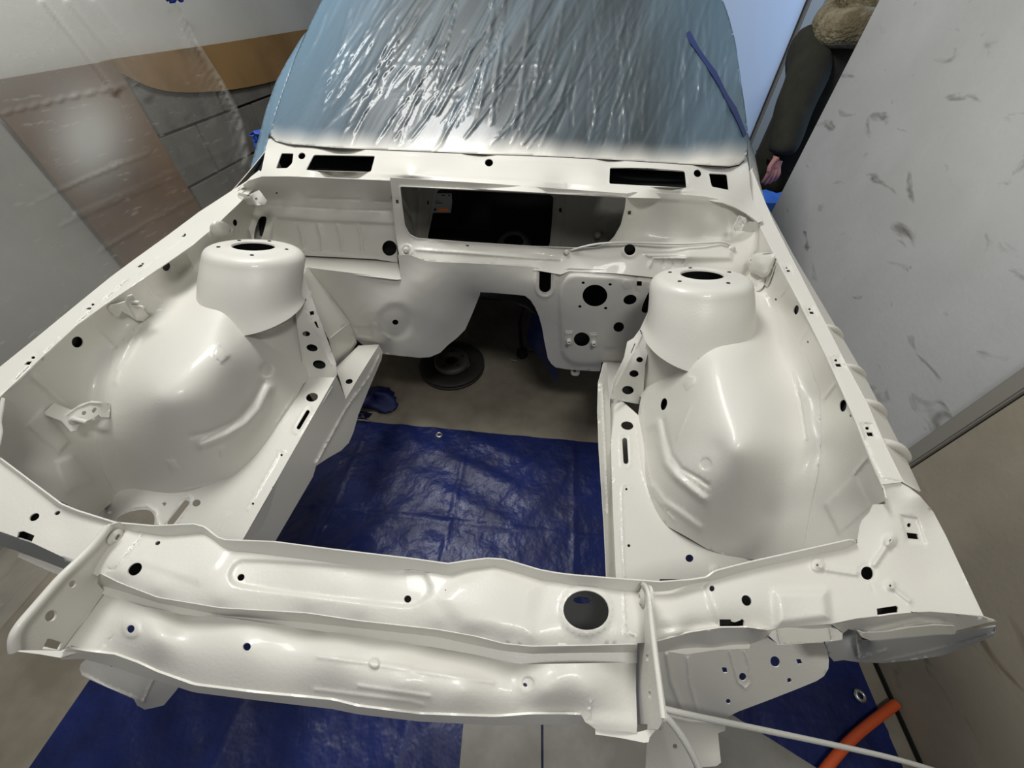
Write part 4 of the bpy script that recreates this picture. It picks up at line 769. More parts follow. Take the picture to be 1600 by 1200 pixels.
# ---- left rail end and sill strip below the beam
le = c7([(315,745),(345,722),(420,740),(560,785),(620,805),(705,822),(690,845),(640,905),(600,915),(565,922),(535,905),(522,880),(420,835),(320,785),(310,765)])
sheet('rail_end', le, [(126,1038,'z',.53),(150,1030,'z',.53),(240,1060,'z',.50),(215,1092,'z',.47),(232,1108,'z',.41),(258,1100,'z',.41),(280,1070,'z',.47)], parent=car, holes=[ell(172.5,1041,3,2.2,n=12)], bumps=[('line', c7([(600,800),(560,890)]), 3, .006), ('line', c7([(320,785),(420,835),(560,890)]), 3, .004)], g=5)
ls = c7([(68,325),(76,310),(120,325),(200,355),(300,390),(300,410),(240,402),(150,362)])
sheet('flange_tab', ls, zK([(28,870),(30,864),(118,896),(96,900)],.69), parent=car, bumps=[('line', c7([(80,320),(280,398)]), 2, .003)], g=4)
lu = c7([(-500,60),(-300,100),(-120,180),(20,237),(130,272),(300,352),(280,385),(180,345),(60,300),(-120,245),(-320,160),(-520,80)])
sheet('valance', lu, zK([(0,830),(110,880),(-120,778),(-200,764)],.745)+zK([(0,858),(100,888),(-128,804)],.705)+zK([(50,865)],.71)+zK([(-208,772)],.735), m=bpy.data.materials['valance_grey'], parent=car, g=6)
# ---- brackets on the inner skirts
def raised(name, out, S_, ctrl, parent=car, **k):
    return sheet(name, out, Surf([tuple(S_.pt(q, h)[0]) for q, h in ctrl]), parent=parent, g=k.pop('g', 3.5), th=.002, **k)
B = c4
o, sf = raised('bracket', B([(200,868),(240,828),(318,858),(360,832),(410,818),(455,822),(493,832),(488,892),(448,890),(440,880),(400,903),(352,925),(340,952),(315,955),(275,908),(205,880)]), SaL,
   [(q, h) for q, h in zip(B([(200,868),(240,828),(318,858),(315,955),(455,824),(490,860),(400,860),(350,900)]), (.003,.003,.022,.034,.022,.004,.034,.036))],
   holes=[ell(*B([(375,872)])[0],3.8,3,-30,n=14), ell(*B([(421,860)])[0],4.6,3.2,-50,n=14)], bumps=[('line', B([(300,880),(340,850),(400,825),(450,828)]), 3, .003)])
curve3('stud', [tuple(sf.pt(B([q])[0], h)[0]) for q, h in (((320,905),0),((335,900),.012),((360,906),.024),((392,915),.036))], .0042, PAINT, o)
lathe('collar', [(.0075,0),(.0075,.006),(.0045,.007)], sf.pt(B([(332,903)])[0], .0)[0], (.85,-.3,.45), PAINT, o, n=16)
o, sf = raised('bracket', B([(482,405),(492,392),(530,385),(560,375),(568,352),(590,345),(602,358),(655,428),(668,436),(640,462),(612,460),(600,452),(565,430),(545,418),(530,442),(512,440),(490,420)]), SaL,
   [(q, h) for q, h in zip(B([(482,405),(512,440),(560,380),(580,345),(600,452),(668,436),(640,462),(610,400)]), (.002,.002,.02,.03,.026,.006,.004,.032))], holes=[ell(*B([(628,402)])[0],2,2.4,n=12)], bumps=[('line', B([(560,375),(600,450)]), 2, -.003)])
for q0, q1 in (((585,375),(625,380)), ((600,392),(640,402))):
    curve3('stud', [tuple(sf.pt(B([q0])[0], .0)[0]), tuple(sf.pt(B([((q0[0]+q1[0])/2,(q0[1]+q1[1])/2)])[0], .008)[0]), tuple(sf.pt(B([q1])[0], .016)[0])], .0035, PAINT, o)
def cup(outl, S_, hs, hole, slot_, studs):
    o, sf = raised('hinge_cup', smooth(outl, it=2), S_, hs, bumps=[('poly', smooth(outl, it=2), 6, .024)], holes=[slot_])
    p = sf.pt(hole, .008)[0]; s_ = 1 if p[0] > 0 else -1
    lathe('boss', [(.009,-.004),(.008,.001),(.004,.001),(.0035,-.003)], p, (-s_*.8,-.5,.3), PAINT, o, n=18)
cl_ = d5([(-70,600),(-30,560),(30,558),(75,578),(120,612),(130,650),(122,690),(60,700),(0,705),(-60,690)])
cup(cl_, SaL, list(zip(d5([(-60,690),(122,690),(130,650),(0,560),(30,630),(-70,600)]), (.004,.02,.04,.04,.055,.004))), d5([(95,635)])[0], smooth(d5([(-22,572),(0,566),(32,574),(10,580)]), it=1), 0)
cr_ = d6([(1218,880),(1232,825),(1268,778),(1340,770),(1448,775),(1450,810),(1415,915),(1385,965),(1345,985),(1290,950),(1232,935)])
cup(cr_, SaR, list(zip(d6([(1218,880),(1268,778),(1448,775),(1415,915),(1345,985),(1300,860)]), (.035,.045,.004,.006,.02,.06))), d6([(1252,840)])[0], smooth(d6([(1325,785),(1380,775),(1440,776),(1380,792)]), it=1), 0)
o, sf = raised('bracket', smooth(d6([(1250,985),(1300,1010),(1340,975),(1365,990),(1350,1050),(1300,1095),(1262,1090),(1240,1040)]), it=1), SaR, list(zip(d6([(1250,985),(1340,975),(1365,990),(1300,1095)]), (.012,.02,.004,.006))), bumps=[('line', d6([(1255,1050),(1300,1060),(1345,1010)]), 3, -.004)])
raised('bracket', d6([(1440,815),(1462,825),(1380,1060),(1355,1045)]), SaR, list(zip(d6([(1440,815),(1462,825),(1380,1060),(1355,1045)]), (.003,.003,.003,.003))))
# upper corner brackets by the cowl
ub = [(x, y) for x, y in d6([(1105,545),(1150,462),(1200,480),(1215,512),(1300,515),(1312,560),(1290,590),(1250,605),(1165,590),(1115,590)])]
oub, sf = sheet('bracket', ub, [(*ub[0],'y',.95),(*ub[1],'y',.965),(*ub[4],'x',.69),(*ub[6],'x',.69),(*ub[8],'y',.95),(*ub[3],'y',.965)], parent=car, holes=[ell(*d6([(1150,545)])[0],2.6,3,n=12), d6([(1200,513),(1228,516),(1228,528),(1196,524)])], bumps=[('line', d6([(1150,462),(1195,525),(1165,590)]), 2, .004), ('line', d6([(1195,528),(1300,535)]), 1.8, .003)], g=3.5, th=.002)
ub = d5([(165,350),(175,325),(215,335),(262,342),(345,303),(368,330),(412,392),(392,425),(330,430),(225,424),(215,362)])
sheet('bracket', ub, [(*ub[0],'x',-.69),(*ub[9],'x',-.68),(*ub[4],'y',.985),(*ub[6],'y',.98),(*ub[8],'y',.955),(*ub[3],'y',.96)], parent=car, holes=[ell(*d5([(322,376)])[0],2.4,2.2,n=12), d5([(236,345),(262,342),(266,352),(240,356)])], bumps=[('line', d5([(270,345),(330,428)]), 2, .004), ('line', d5([(220,365),(275,372)]), 1.6, .003)], g=3.5, th=.002)

# ------------------------------------------------------------------ masking film over the windscreen
def film_mat():
    m = bpy.data.materials.new('masking_film'); m.use_nodes = True; nt = m.node_tree; b = nt.nodes['Principled BSDF']
    at = nt.nodes.new('ShaderNodeAttribute'); at.attribute_name = 'spray'
    tc = nt.nodes.new('ShaderNodeTexCoord'); mp = nt.nodes.new('ShaderNodeMapping'); mp.inputs['Scale'].default_value = (16, .9, .9)
    mq = nt.nodes.new('ShaderNodeMapping'); mq.inputs['Rotation'].default_value = (0,0,.42); nt.links.new(tc.outputs['Object'], mq.inputs[0]); nt.links.new(mq.outputs[0], mp.inputs[0])
    n = nt.nodes.new('ShaderNodeTexNoise'); n.inputs['Scale'].default_value = 1.5; n.inputs['Detail'].default_value = 8; nt.links.new(mp.outputs[0], n.inputs[0])
    mx = nt.nodes.new('ShaderNodeMix'); mx.data_type = 'RGBA'; mx.inputs[6].default_value = srgb(62,70,74); mx.inputs[7].default_value = srgb(92,106,114)
    mr = nt.nodes.new('ShaderNodeMapRange'); mr.inputs[1].default_value = .45; mr.inputs[2].default_value = .75; nt.links.new(n.outputs[0], mr.inputs[0]); nt.links.new(mr.outputs[0], mx.inputs[0])
    mx2 = nt.nodes.new('ShaderNodeMix'); mx2.data_type = 'RGBA'; sp = nt.nodes.new('ShaderNodeSeparateColor'); nt.links.new(at.outputs['Color'], sp.inputs[0])
    mb = nt.nodes.new('ShaderNodeMix'); mb.data_type = 'RGBA'; nt.links.new(sp.outputs[1], mb.inputs[0]); nt.links.new(mx.outputs[2], mb.inputs[6]); mb.inputs[7].default_value = srgb(96,124,144)
    nt.links.new(sp.outputs[0], mx2.inputs[0]); nt.links.new(mb.outputs[2], mx2.inputs[6]); mx2.inputs[7].default_value = srgb(216,214,206)
    nt.links.new(mx2.outputs[2], b.inputs['Base Color'])
    mf = nt.nodes.new('ShaderNodeMix'); nt.links.new(sp.outputs[0], mf.inputs[0]); mf.inputs[2].default_value = .44; mf.inputs[3].default_value = .55; nt.links.new(mf.outputs[0], b.inputs['Roughness'])
    n2 = nt.nodes.new('ShaderNodeTexNoise'); n2.inputs['Scale'].default_value = 2.0; n2.inputs['Detail'].default_value = 6; nt.links.new(mp.outputs[0], n2.inputs[0])
    bp = nt.nodes.new('ShaderNodeBump'); bp.inputs['Strength'].default_value = .22; bp.inputs['Distance'].default_value = .01; nt.links.new(n2.outputs[0], bp.inputs['Height']); nt.links.new(bp.outputs[0], b.inputs['Normal'])
    b.inputs['Coat Weight'].default_value = .28; b.inputs['Coat Roughness'].default_value = .10
    return m
FILM = film_mat()
film = empty('masking_film', (0, 1.32, .86)); tag(film, 'crinkled blue-grey plastic masking film taped over the windscreen, white overspray along its foot', 'plastic film')
fo_ = [(422,211),(426,192),(432,172),(444,136),(458,98),(472,66),(486,35),(502,2),(512,-16),(1122,-16),(1131,4),(1140,30),(1150,70),(1157,122),(1163,160),(1168,200),(1169,228),(1165,248),(1155,257),(1140,260),(1120,259),(1050,255),(950,249),(850,244),(760,241),(640,236),(525,231),(450,225),(430,220)]
Kfi = [(x, y, 'z', zc(x)+.004) for x, y in ct[1:-1:2]]+[(502,0,'y',1.62),(1131,0,'y',1.62),(800,0,'y',1.60),(458,98,'y',1.455),(1154,105,'y',1.44),(800,110,'y',1.39),(640,0,'y',1.61),(980,0,'y',1.61)]
rr = np.random.default_rng(11); fb = [('noise', 60, 45, .002)]
for i in range(190):
    x0 = rr.uniform(432, 1150); y0 = rr.uniform(120, 235); ln = rr.uniform(60, 240); lean = .78-.85*(x0-430)/720+rr.normal(0, .15)
    if rr.random() < .25: lean += .35
    y1 = max(-14, y0-ln); pts = []
    for t in np.linspace(0, 1, 5): pts.append((x0+(y0-y1)*lean*t*(1-.15*t)+rr.normal(0, 2), y0+(y1-y0)*t))
    fb.append(('line', pts, rr.uniform(1.6, 4.2), rr.uniform(.0012, .0045)*(1 if rr.random() < .8 else -1)))
for i in range(9):
    y = rr.uniform(20, 190); x = rr.uniform(600, 860); fb.append(('line', [(x, y), (x+rr.uniform(40, 120), y+rr.uniform(0, 6))], 1.8, .0022))
_r = resample
def film_sheet(name, out, K, bumps, g, spray):
    # no extra refinement: the grid itself is fine enough
    surf = Surf(K); O = resample(out, g); x0, y0 = O.min(0); x1, y1 = O.max(0)
    gx, gy = np.meshgrid(np.arange(x0, x1, g), np.arange(y0, y1, g)); G = np.stack([gx.ravel(), gy.ravel()], 1); G = G[inside(G, O)]; G = G[seg_dist(G, O, True) > .5*g]
    P = np.r_[O, G]; vo, ed, fa, *_ = delaunay_2d_cdt([Vector(p) for p in P], [(i, (i+1) % len(O)) for i in range(len(O))], [], 0, 1e-4)
    V = np.array([tuple(v) for v in vo]); F = np.array([f for f in fa if len(f) == 3]); F = F[inside(V[F].mean(1), O)]
    X = surf.pt(V, bumps_h(V, bumps)); a, b, c = X[F[:,0]], X[F[:,1]], X[F[:,2]]; fl = ((a-CC)*np.cross(b-a, c-a)).sum(1) > 0; F[fl] = F[fl][:, ::-1]
    o = mesh(name, X, F, FILM, film); ca = o.data.color_attributes.new('spray', 'FLOAT_COLOR', 'POINT')
    sp = spray(V); arr = np.zeros((len(V), 4)); arr[:,0] = sp[0]; arr[:,1] = sp[1]; arr[:,3] = 1; ca.data.foreach_set('color', arr.ravel())
    md = o.modifiers.new('thickness', 'SOLIDIFY'); md.thickness = .0006; md.offset = -1
    return o, surf
def spray(V):
    base = np.interp(V[:,0], [422,525,640,850,1050,1165], [222,231,236,244,255,252])
    n_ = 3*np.sin(V[:,0]/23)+3*np.sin(V[:,0]/7.7+1)+6*np.sin(V[:,0]/71+.5)
    d = base-V[:,1]; a = np.clip(1.05-(d+n_*.6)/34, 0, 1)**1.7
    e = np.clip(1-(V[:,0]-422-np.clip(222-V[:,1], 0, 300)*.36)/150, 0, 1)+np.clip((V[:,0]-1010+np.clip(222-V[:,1], 0, 300)*.1)/170, 0, 1)
    return a, np.clip(e, 0, 1)*.8
fi, Sfi = film_sheet('windscreen_cover', fo_, Kfi, fb, 3, spray)
# film lapping down the sides past the pillars, and back over the roof
sL = [(424,206),(420,212),(414,236),(409,258),(404,266),(392,272),(391,262),(397,240),(405,210),(416,170),(430,130),(448,96),(470,60),(478,50),(460,92),(446,132),(433,170)]
film_sheet('side_cover', sL, [(424,206,'x',-.728),(409,262,'x',-.745),(393,270,'x',-.775),(405,210,'x',-.79),(448,96,'x',-.72),(474,56,'x',-.70)], [('line', [(415,170),(400,262)], 4, .006), ('line', [(430,150),(408,255)], 3, .006)], 3, lambda V: (np.zeros(len(V)), np.ones(len(V))))
sR = [(1135,14),(1148,70),(1157,122),(1163,160),(1168,200),(1169,240),(1172,268),(1178,290),(1186,312),(1195,330),(1193,318),(1186,275),(1180,245),(1165,196),(1160,150),(1157,118),(1148,60)]
film_sheet('side_cover', sR, [(1163,160,'x',.728),(1169,240,'x',.745),(1195,330,'x',.795),(1180,245,'x',.80),(1135,14,'x',.70),(1186,312,'x',.77)], [('line', [(1168,210),(1188,300)], 4, .007), ('line', [(1172,270),(1184,285)], 5, .008), ('line', [(1176,236),(1190,310)], 3, .006)], 3, lambda V: (np.clip((V[:,1]-215)/60, 0, .8), np.ones(len(V))))
def wave_sheet(name, P00, P10, P01, P11, n, m_, amp, mt, parent, seed=0):
    r = np.random.default_rng(seed); ph = r.uniform(0, 6, 8); V = []
    P00, P10, P01, P11 = map(np.array, (P00, P10, P01, P11)); nn = np.cross(P10-P00, P01-P00); nn = nn/np.linalg.norm(nn)
    for j in range(n+1):
        for i in range(m_+1):
            u, v = i/m_, j/n; p = (P00*(1-u)+P10*u)*(1-v)+(P01*(1-u)+P11*u)*v
            V.append(p+nn*amp*(math.sin(19*u+ph[0]+2*math.sin(3*v+ph[1]))+.6*math.sin(43*u+ph[2]+3*v)+.3*math.sin(90*u+ph[3]-5*v)))
    return mesh(name, V, [(j*(m_+1)+i, j*(m_+1)+i+1, (j+1)*(m_+1)+i+1, (j+1)*(m_+1)+i) for j in range(n) for i in range(m_)], mt, parent)
wave_sheet('roof_cover', (-.62,1.63,1.172),(.62,1.63,1.172),(-.60,2.6,1.20),(.60,2.6,1.20), 8, 60, .004, FILM, film, 1)
wave_sheet('side_cover', (-.765,1.36,.84),(-.600,1.64,1.14),(-.80,1.36,.30),(-.78,1.75,.30), 30, 14, .006, FILM, film, 2)
wave_sheet('side_cover', (.765,1.40,.83),(.600,1.64,1.14),(.80,1.40,.30),(.78,1.75,.30), 30, 14, .006, FILM, film, 3)
wave_sheet('side_cover', (-.600,1.64,1.14),(-.58,2.6,1.17),(-.78,1.75,.30),(-.78,2.6,.30), 10, 40, .006, FILM, film, 4)
wave_sheet('side_cover', (.600,1.64,1.14),(.58,2.6,1.17),(.78,1.75,.30),(.78,2.6,.30), 10, 40, .006, FILM, film, 5)
TAPE = mat('blue_masking_tape', srgb(32,68,160), rough=.55, bump=.3, bscale=120)
tl = [(1072,52),(1078,66),(1088,80),(1100,98),(1112,116),(1122,132),(1132,152),(1143,172),(1153,192),(1162,214)]
T1 = Sfi.pt(tl, .011); 
tl2 = [(x+6+1.5*math.sin(i*2), y-4) for i, (x, y) in enumerate(tl)]; T2 = Sfi.pt(tl2, .011)
tag(strip('masking_tape', T1, T2, mat('faded_blue_tape', srgb(44,56,104), rough=.55), film, n=1), 'faded blue strip of masking tape')
def crumple(name, pts, parent, thick=.004, hh=.012, seed=1):
    r = np.random.default_rng(seed); P = np.array(pts); V = []; F = []
    n = 7
    for j in range(n+1):
        for i in range(n+1):
            u, v = i/n, j/n; p = (P[0]*(1-u)+P[1]*u)*(1-v)+(P[3]*(1-u)+P[2]*u)*v; V.append(p+r.normal(0, hh/3, 3))
    for j in range(n):
        for i in range(n): F.append((j*(n+1)+i, j*(n+1)+i+1, (j+1)*(n+1)+i+1, (j+1)*(n+1)+i))
    o = mesh(name, V, F, TAPE, parent, shade=False); md = o.modifiers.new('t', 'SOLIDIFY'); md.thickness = .001; return o
tag(crumple('masking_tape', [hit(x, y, 'x', -.81) for x, y in ((393,207),(422,199),(418,226),(397,230))], film), 'crumpled blue masking tape')
# ------------------------------------------------------------------ left side: boards, cardboard, clear sheeting
XW = -1.44
def wslab(name, P, x, t, m, parent):
    Q = [hit(px, py, 'x', x) for px, py in P]; n = len(Q)
    V = [q for q in Q]+[q-np.array([t,0,0]) for q in Q]; F = [tuple(range(n)), tuple(range(2*n-1, n-1, -1))]+[(i, i+n, (i+1) % n+n, (i+1) % n) for i in range(n)]
    o = mesh(name, V, F, m, parent, shade=False); bm = bmesh.new(); bm.from_mesh(o.data); bmesh.ops.recalc_face_normals(bm, faces=bm.faces); bmesh.ops.triangulate(bm, faces=[f for f in bm.faces if len(f.verts) > 4]); bm.to_mesh(o.data); bm.free(); return o
st(box('panel', (-1.43, .10, .75), (.03, 2.04, 1.5), mat('grey_wall_board', srgb(166,164,156), rough=.75, col2=srgb(150,148,140), cscale=2), wl, bev=.002))
CARD = mat('brown_cardboard', srgb(150,118,74), rough=.85, col2=srgb(134,104,64), cscale=3, bump=.15, bscale=90)
CARD2 = mat('brown_kraft_board', srgb(124,94,66), rough=.85, col2=srgb(106,80,56), cscale=3)
cb1 = box('cardboard_sheet', (-1.402, 1.345, .5), (.010, .45, .995), CARD2, None, bev=.001); tag(cb1, 'upright brown cardboard sheet against the left wall behind the clear plastic', 'cardboard')
cb1.location = (0,0,0)
band = smooth([(155,97),(170,93),(240,83),(330,70),(400,59),(478,46),(530,40),(530,86),(478,108),(450,121),(400,134),(350,142),(300,145),(262,143),(230,135),(200,120),(175,107)], it=1)
o = wslab('cardboard_band', band, -1.40, .006, CARD, None); tag(o, 'long curved strip of tan cardboard hung along the left wall', 'cardboard')
def clear_mat():
    m = bpy.data.materials.new('clear_polythene'); m.use_nodes = True; nt = m.node_tree; b = nt.nodes['Principled BSDF']
    b.inputs['Base Color'].default_value = srgb(206,206,200); b.inputs['Roughness'].default_value = .28
    at = nt.nodes.new('ShaderNodeAttribute'); at.attribute_name = 'mist'
    tc = nt.nodes.new('ShaderNodeTexCoord'); n = nt.nodes.new('ShaderNodeTexNoise'); n.inputs['Scale'].default_value = 22; n.inputs['Detail'].default_value = 9; n.inputs['Roughness'].default_value = .7
    mp = nt.nodes.new('ShaderNodeMapping'); mp.inputs['Scale'].default_value = (1,.5,2.4); nt.links.new(tc.outputs['Object'], mp.inputs[0]); nt.links.new(mp.outputs[0], n.inputs[0])
    mr = nt.nodes.new('ShaderNodeMapRange'); mr.inputs[1].default_value = .58; mr.inputs[2].default_value = .78; mr.inputs[4].default_value = .35; nt.links.new(n.outputs[0], mr.inputs[0])
    ad = nt.nodes.new('ShaderNodeMath'); ad.operation = 'ADD'; nt.links.new(mr.outputs[0], ad.inputs[0]); nt.links.new(at.outputs['Fac'], ad.inputs[1]); ad.use_clamp = True
    nt.links.new(ad.outputs[0], b.inputs['Alpha'])
    return m
CLEAR = clear_mat()
O = [(-40,-30),(262,-30),(276,0),(290,28),(308,60),(328,95),(350,128),(368,160),(382,195),(390,230),(398,262),(404,300),(380,330),(300,400),(200,470),(80,560),(-40,640),(-150,600),(-170,-30)]
Kp = [(276,0,'x',-1.33),(300,400,'x',-1.28),(-40,-30,'x',-1.34),(-40,640,'x',-1.22),(100,250,'x',-1.33),(390,230,'x',-1.30),(350,128,'x',-1.31),(200,100,'x',-1.34)]
cbm = [('line', [(276,0),(300,60),(330,120),(350,165)], 6, .03), ('line', [(278,4),(310,70),(345,125),(375,190),(388,262)], 7, .04), ('line', [(340,140),(362,180),(380,260)], 5, .03), ('line', [(268,20),(330,190)], 8, -.02), ('line', [(70,0),(180,140)], 10, .02), ('line', [(110,0),(230,150)], 12, .02), ('line', [(150,0),(290,180)], 9, .015)]
for (x0,y0,x1,y1) in ((0,178,215,130),(60,312,235,238),(120,335,400,215),(100,350,290,270),(160,390,300,310)): cbm.append(('line', [(x0,y0),((x0+x1)/2,(y0+y1)/2-2),(x1,y1)], 2.5, .006))
surf = Surf(Kp); Og = resample(O, 7); gx, gy = np.meshgrid(np.arange(-170, 405, 5.), np.arange(-30, 640, 5.)); G = np.stack([gx.ravel(), gy.ravel()], 1); G = G[inside(G, Og)]; G = G[seg_dist(G, Og, True) > 3]
P = np.r_[Og, G]; vo, ed, fa, *_ = delaunay_2d_cdt([Vector(p) for p in P], [(i, (i+1) % len(Og)) for i in range(len(Og))], [], 0, 1e-4)
V = np.array([tuple(v) for v in vo]); F = [f for f in fa if inside(V[list(f)].mean(0), Og)[0]]
cs = mesh('plastic_sheeting', surf.pt(V, bumps_h(V, cbm)), F, CLEAR); ca = cs.data.color_attributes.new('mist', 'FLOAT_COLOR', 'POINT')
mist = .10+.7*np.exp(-((V[:,0]-140)**2/60**2+(V[:,1]-215)**2/75**2))+.45*np.clip(1-V[:,1]/260, 0, 1)*np.clip(1-(V[:,0])/260, 0, 1)+.25*np.clip((V[:,1]-300)/200, 0, 1)
mist += .25*np.exp(-(seg_dist(V, [(276,0),(310,70),(345,125),(375,190),(388,262)])/4)**2)
arr = np.repeat(np.clip(mist, 0, .8)[:,None], 4, 1); arr[:,3] = 1; ca.data.foreach_set('color', arr.ravel())
tag(cs, 'clear polythene sheeting hanging in front of the left wall, misted with white overspray', 'plastic sheet')
o = crumple('masking_tape', [hit(x, y, 'x', -1.31) for x, y in ((256,-14),(290,-14),(286,3),(262,5))], cs, seed=5); tag(o, 'blue tape tab')
# loose polythene on the floor by the left wall
o = wave_sheet('floor_film', (-1.40,-.3,.02),(-1.18,-.3,.012),(-1.40,.62,.02),(-1.22,.62,.012), 30, 16, .008, CLEAR, None, 8)
ca = o.data.color_attributes.new('mist', 'FLOAT_COLOR', 'POINT'); ca.data.foreach_set('color', np.full(len(o.data.vertices)*4, .16)); tag(o, 'loose clear plastic strip lying on the floor along the left wall', 'plastic sheet')
# ------------------------------------------------------------------ cord tied to the right bracket
ROPE = mat('white_braided_cord', srgb(206,206,200), rough=.7, bump=.8, bscale=500, bdist=.001)
cord = empty('cord', (.31, .03, .72)); tag(cord, 'white braided cord looped through the right end bracket of the front beam', 'cord')
def P3(px, py, d): return tuple(CC+rays((px, py))[0]*d)
curve3('cord_strand', [P3(1008,1097,.466), P3(1022,1104,.458), P3(1080,1118,.463), P3(1180,1138,.50), P3(1300,1163,.545), P3(1420,1190,.59), P3(1540,1230,.62), P3(1660,1275,.63)], .0036, ROPE, cord)
curve3('cord_strand', [P3(1006,1100,.468), P3(1020,1104,.452), P3(1040,1118,.445), P3(1062,1145,.44), P3(1082,1178,.43), P3(1098,1215,.42), P3(1112,1260,.42), P3(1120,1320,.44)], .0042, ROPE, cord)
# ------------------------------------------------------------------ parts sticker inside the plenum
STK = mat('sticker_paper_shaded', srgb(120,126,126), rough=.6); ORG = mat('sticker_orange', srgb(214,110,60), rough=.6)  # white paper toned down to grey for the shade of the plenum
q = Zc(660,280,13.33,[(275,300),(605,300),(620,480),(590,700),(215,700),(245,560)])
sk = Surf([(x, y, 'y', 1.09) for x, y in q]); 
o, _ = sheet('sticker', q, sk, m=STK, parent=None, g=4, th=.0006); tag(o, 'white paper label with an orange band stuck inside the dark bulkhead opening', 'label')
for nm, pl_, mm in (('print', [(335,605),(535,605),(535,670),(320,675)], ORG), ('print', [(245,610),(290,612),(285,655),(240,655)], BLACK), ('print', [(275,485),(412,488),(410,505),(272,502)], BLACK), ('print', [(262,445),(355,448),(352,462),(262,460)], mat('print_teal', srgb(60,80,84))), ('print', [(390,325),(470,328),(470,345),(390,342)], BLACK), ('print', [(535,322),(575,324),(572,350),(540,348)], BLACK), ('print', [(550,560),(590,560),(585,640),(560,640)], mat('print_grey', srgb(120,116,110)))):
    sheet(nm, Zc(660,280,13.33,pl_), Surf([(x, y, 'y', 1.0885) for x, y in q]), m=mm, parent=o, g=3, th=0)
# grey duct collar seen in the dark through the opening
g0 = hit(803, 380, 'y', 1.16)
dc = empty('duct_collar', tuple(g0)); tag(dc, 'grey plastic duct collar half seen through the bulkhead opening', 'duct')
lathe('collar', [(.030,.005),(.032,.012),(.045,.010),(.058,-.010),(.062,-.04)], g0, (0,-.35,1), mat('duct_grey', srgb(60,62,62), rough=.5), dc, n=36)
bq = [hit(x, y, 'y', v) for x, y, v in ((836,468,1.25),(868,470,1.12),(872,600,1.02),(822,530,1.30))]
r9 = np.random.default_rng(9); V = []
for j in range(15):
    for i in range(9):
        u, v = i/8, j/14; V.append((bq[0]*(1-u)+bq[1]*u)*(1-v)+(bq[3]*(1-u)+bq[2]*u)*v+np.array([0,.012*math.sin(9*u+3*v)+.004*r9.normal(),0]))
o = mesh('hanging_sheet', V, [(j*9+i, j*9+i+1, (j+1)*9+i+1, (j+1)*9+i) for j in range(14) for i in range(8)], mat('dark_blue_plastic', srgb(34,52,112), rough=.3)); tag(o, 'dark blue plastic sheet hanging inside the tunnel mouth of the firewall', 'plastic sheet')
# ------------------------------------------------------------------ person waiting beyond the right wall
COAT = mat('dark_olive_wool', srgb(58,57,48), rough=.9, bump=.5, bscale=220, col2=srgb(46,46,38), cscale=8)
FUR = mat('sandy_fleece', srgb(168,158,130), rough=1, bump=1, bscale=90, bdist=.012, col2=srgb(124,112,86), cscale=16)
SKIN = mat('skin', srgb(206,146,140), rough=.55); TROU = mat('dark_trousers', srgb(40,42,48), rough=.9); SHOE = mat('black_shoes', srgb(20,20,20), rough=.6); HAIR = mat('brown_hair', srgb(60,44,32), rough=.8)
def skin_mesh(name, V, E, R, m, parent, lv=2):
    me = bpy.data.meshes.new(name); me.from_pydata([tuple(np.array(v)*S) for v in V], E, []); o = bpy.data.objects.new('tmp', me); COL.objects.link(o)
    md = o.modifiers.new('s', 'SKIN'); md.use_smooth_shade = True
    for i, r in enumerate(R):
        r = r if isinstance(r, tuple) else (r, r); me.skin_vertices[0].data[i].radius = (r[0]*S, r[1]*S)
    me.skin_vertices[0].data[0].use_root = True
    sd = o.modifiers.new('d', 'SUBSURF'); sd.levels = sd.render_levels = lv
    dg = bpy.context.evaluated_depsgraph_get(); dg.update(); m2 = bpy.data.meshes.new_from_object(o.evaluated_get(dg)); bpy.data.objects.remove(o); m2.materials.clear(); m2.name = name
    for p in m2.polygons: p.use_smooth = True
    return link(m2, name, m, parent)
hand = hit(1212, 256, 'y', 2.12); sh = hit(1296, 60, 'y', 2.22); el = hit(1242, 160, 'y', 2.20)
cx, cy = sh[0]+.13, 2.29; zs = sh[2]
per = empty('person', (cx, cy, 0)); tag(per, 'person in a dark olive coat and sandy fleece hood standing beyond the right wall', 'person')
hp = .62*zs+.02
V = [(cx,cy,hp),(cx,cy,hp+.16),(cx,cy-.01,zs-.06),(cx,cy,zs+.05),(cx-.01,cy-.01,zs+.11),(cx-.02,cy-.03,zs+.20),(cx-.02,cy-.02,zs+.27),
     (cx-.15,cy,zs-.02),tuple(el),tuple(hand+np.array([.012,.02,.07])),(cx+.15,cy,zs-.02),(cx+.20,cy+.02,zs-.26),(cx+.17,cy-.05,zs-.48),
     (cx-.07,cy,hp-.05),(cx-.08,cy-.01,.33),(cx-.08,cy+.01,.06),(cx-.08,cy-.10,.03),(cx+.07,cy,hp-.05),(cx+.09,cy-.01,.33),(cx+.09,cy+.02,.06),(cx+.10,cy-.09,.03)]
E = [(0,1),(1,2),(2,3),(3,4),(4,5),(5,6),(2,7),(7,8),(8,9),(2,10),(10,11),(11,12),(0,13),(13,14),(14,15),(15,16),(0,17),(17,18),(18,19),(19,20)]
R = [(.13,.09),(.12,.085),(.14,.09),.05,.05,(.075,.09),(.07,.08),.05,.04,.026,.05,.04,.026,.075,.05,.035,.03,.075,.05,.035,.03]
skin_mesh('body', V, E, R, SKIN, per)
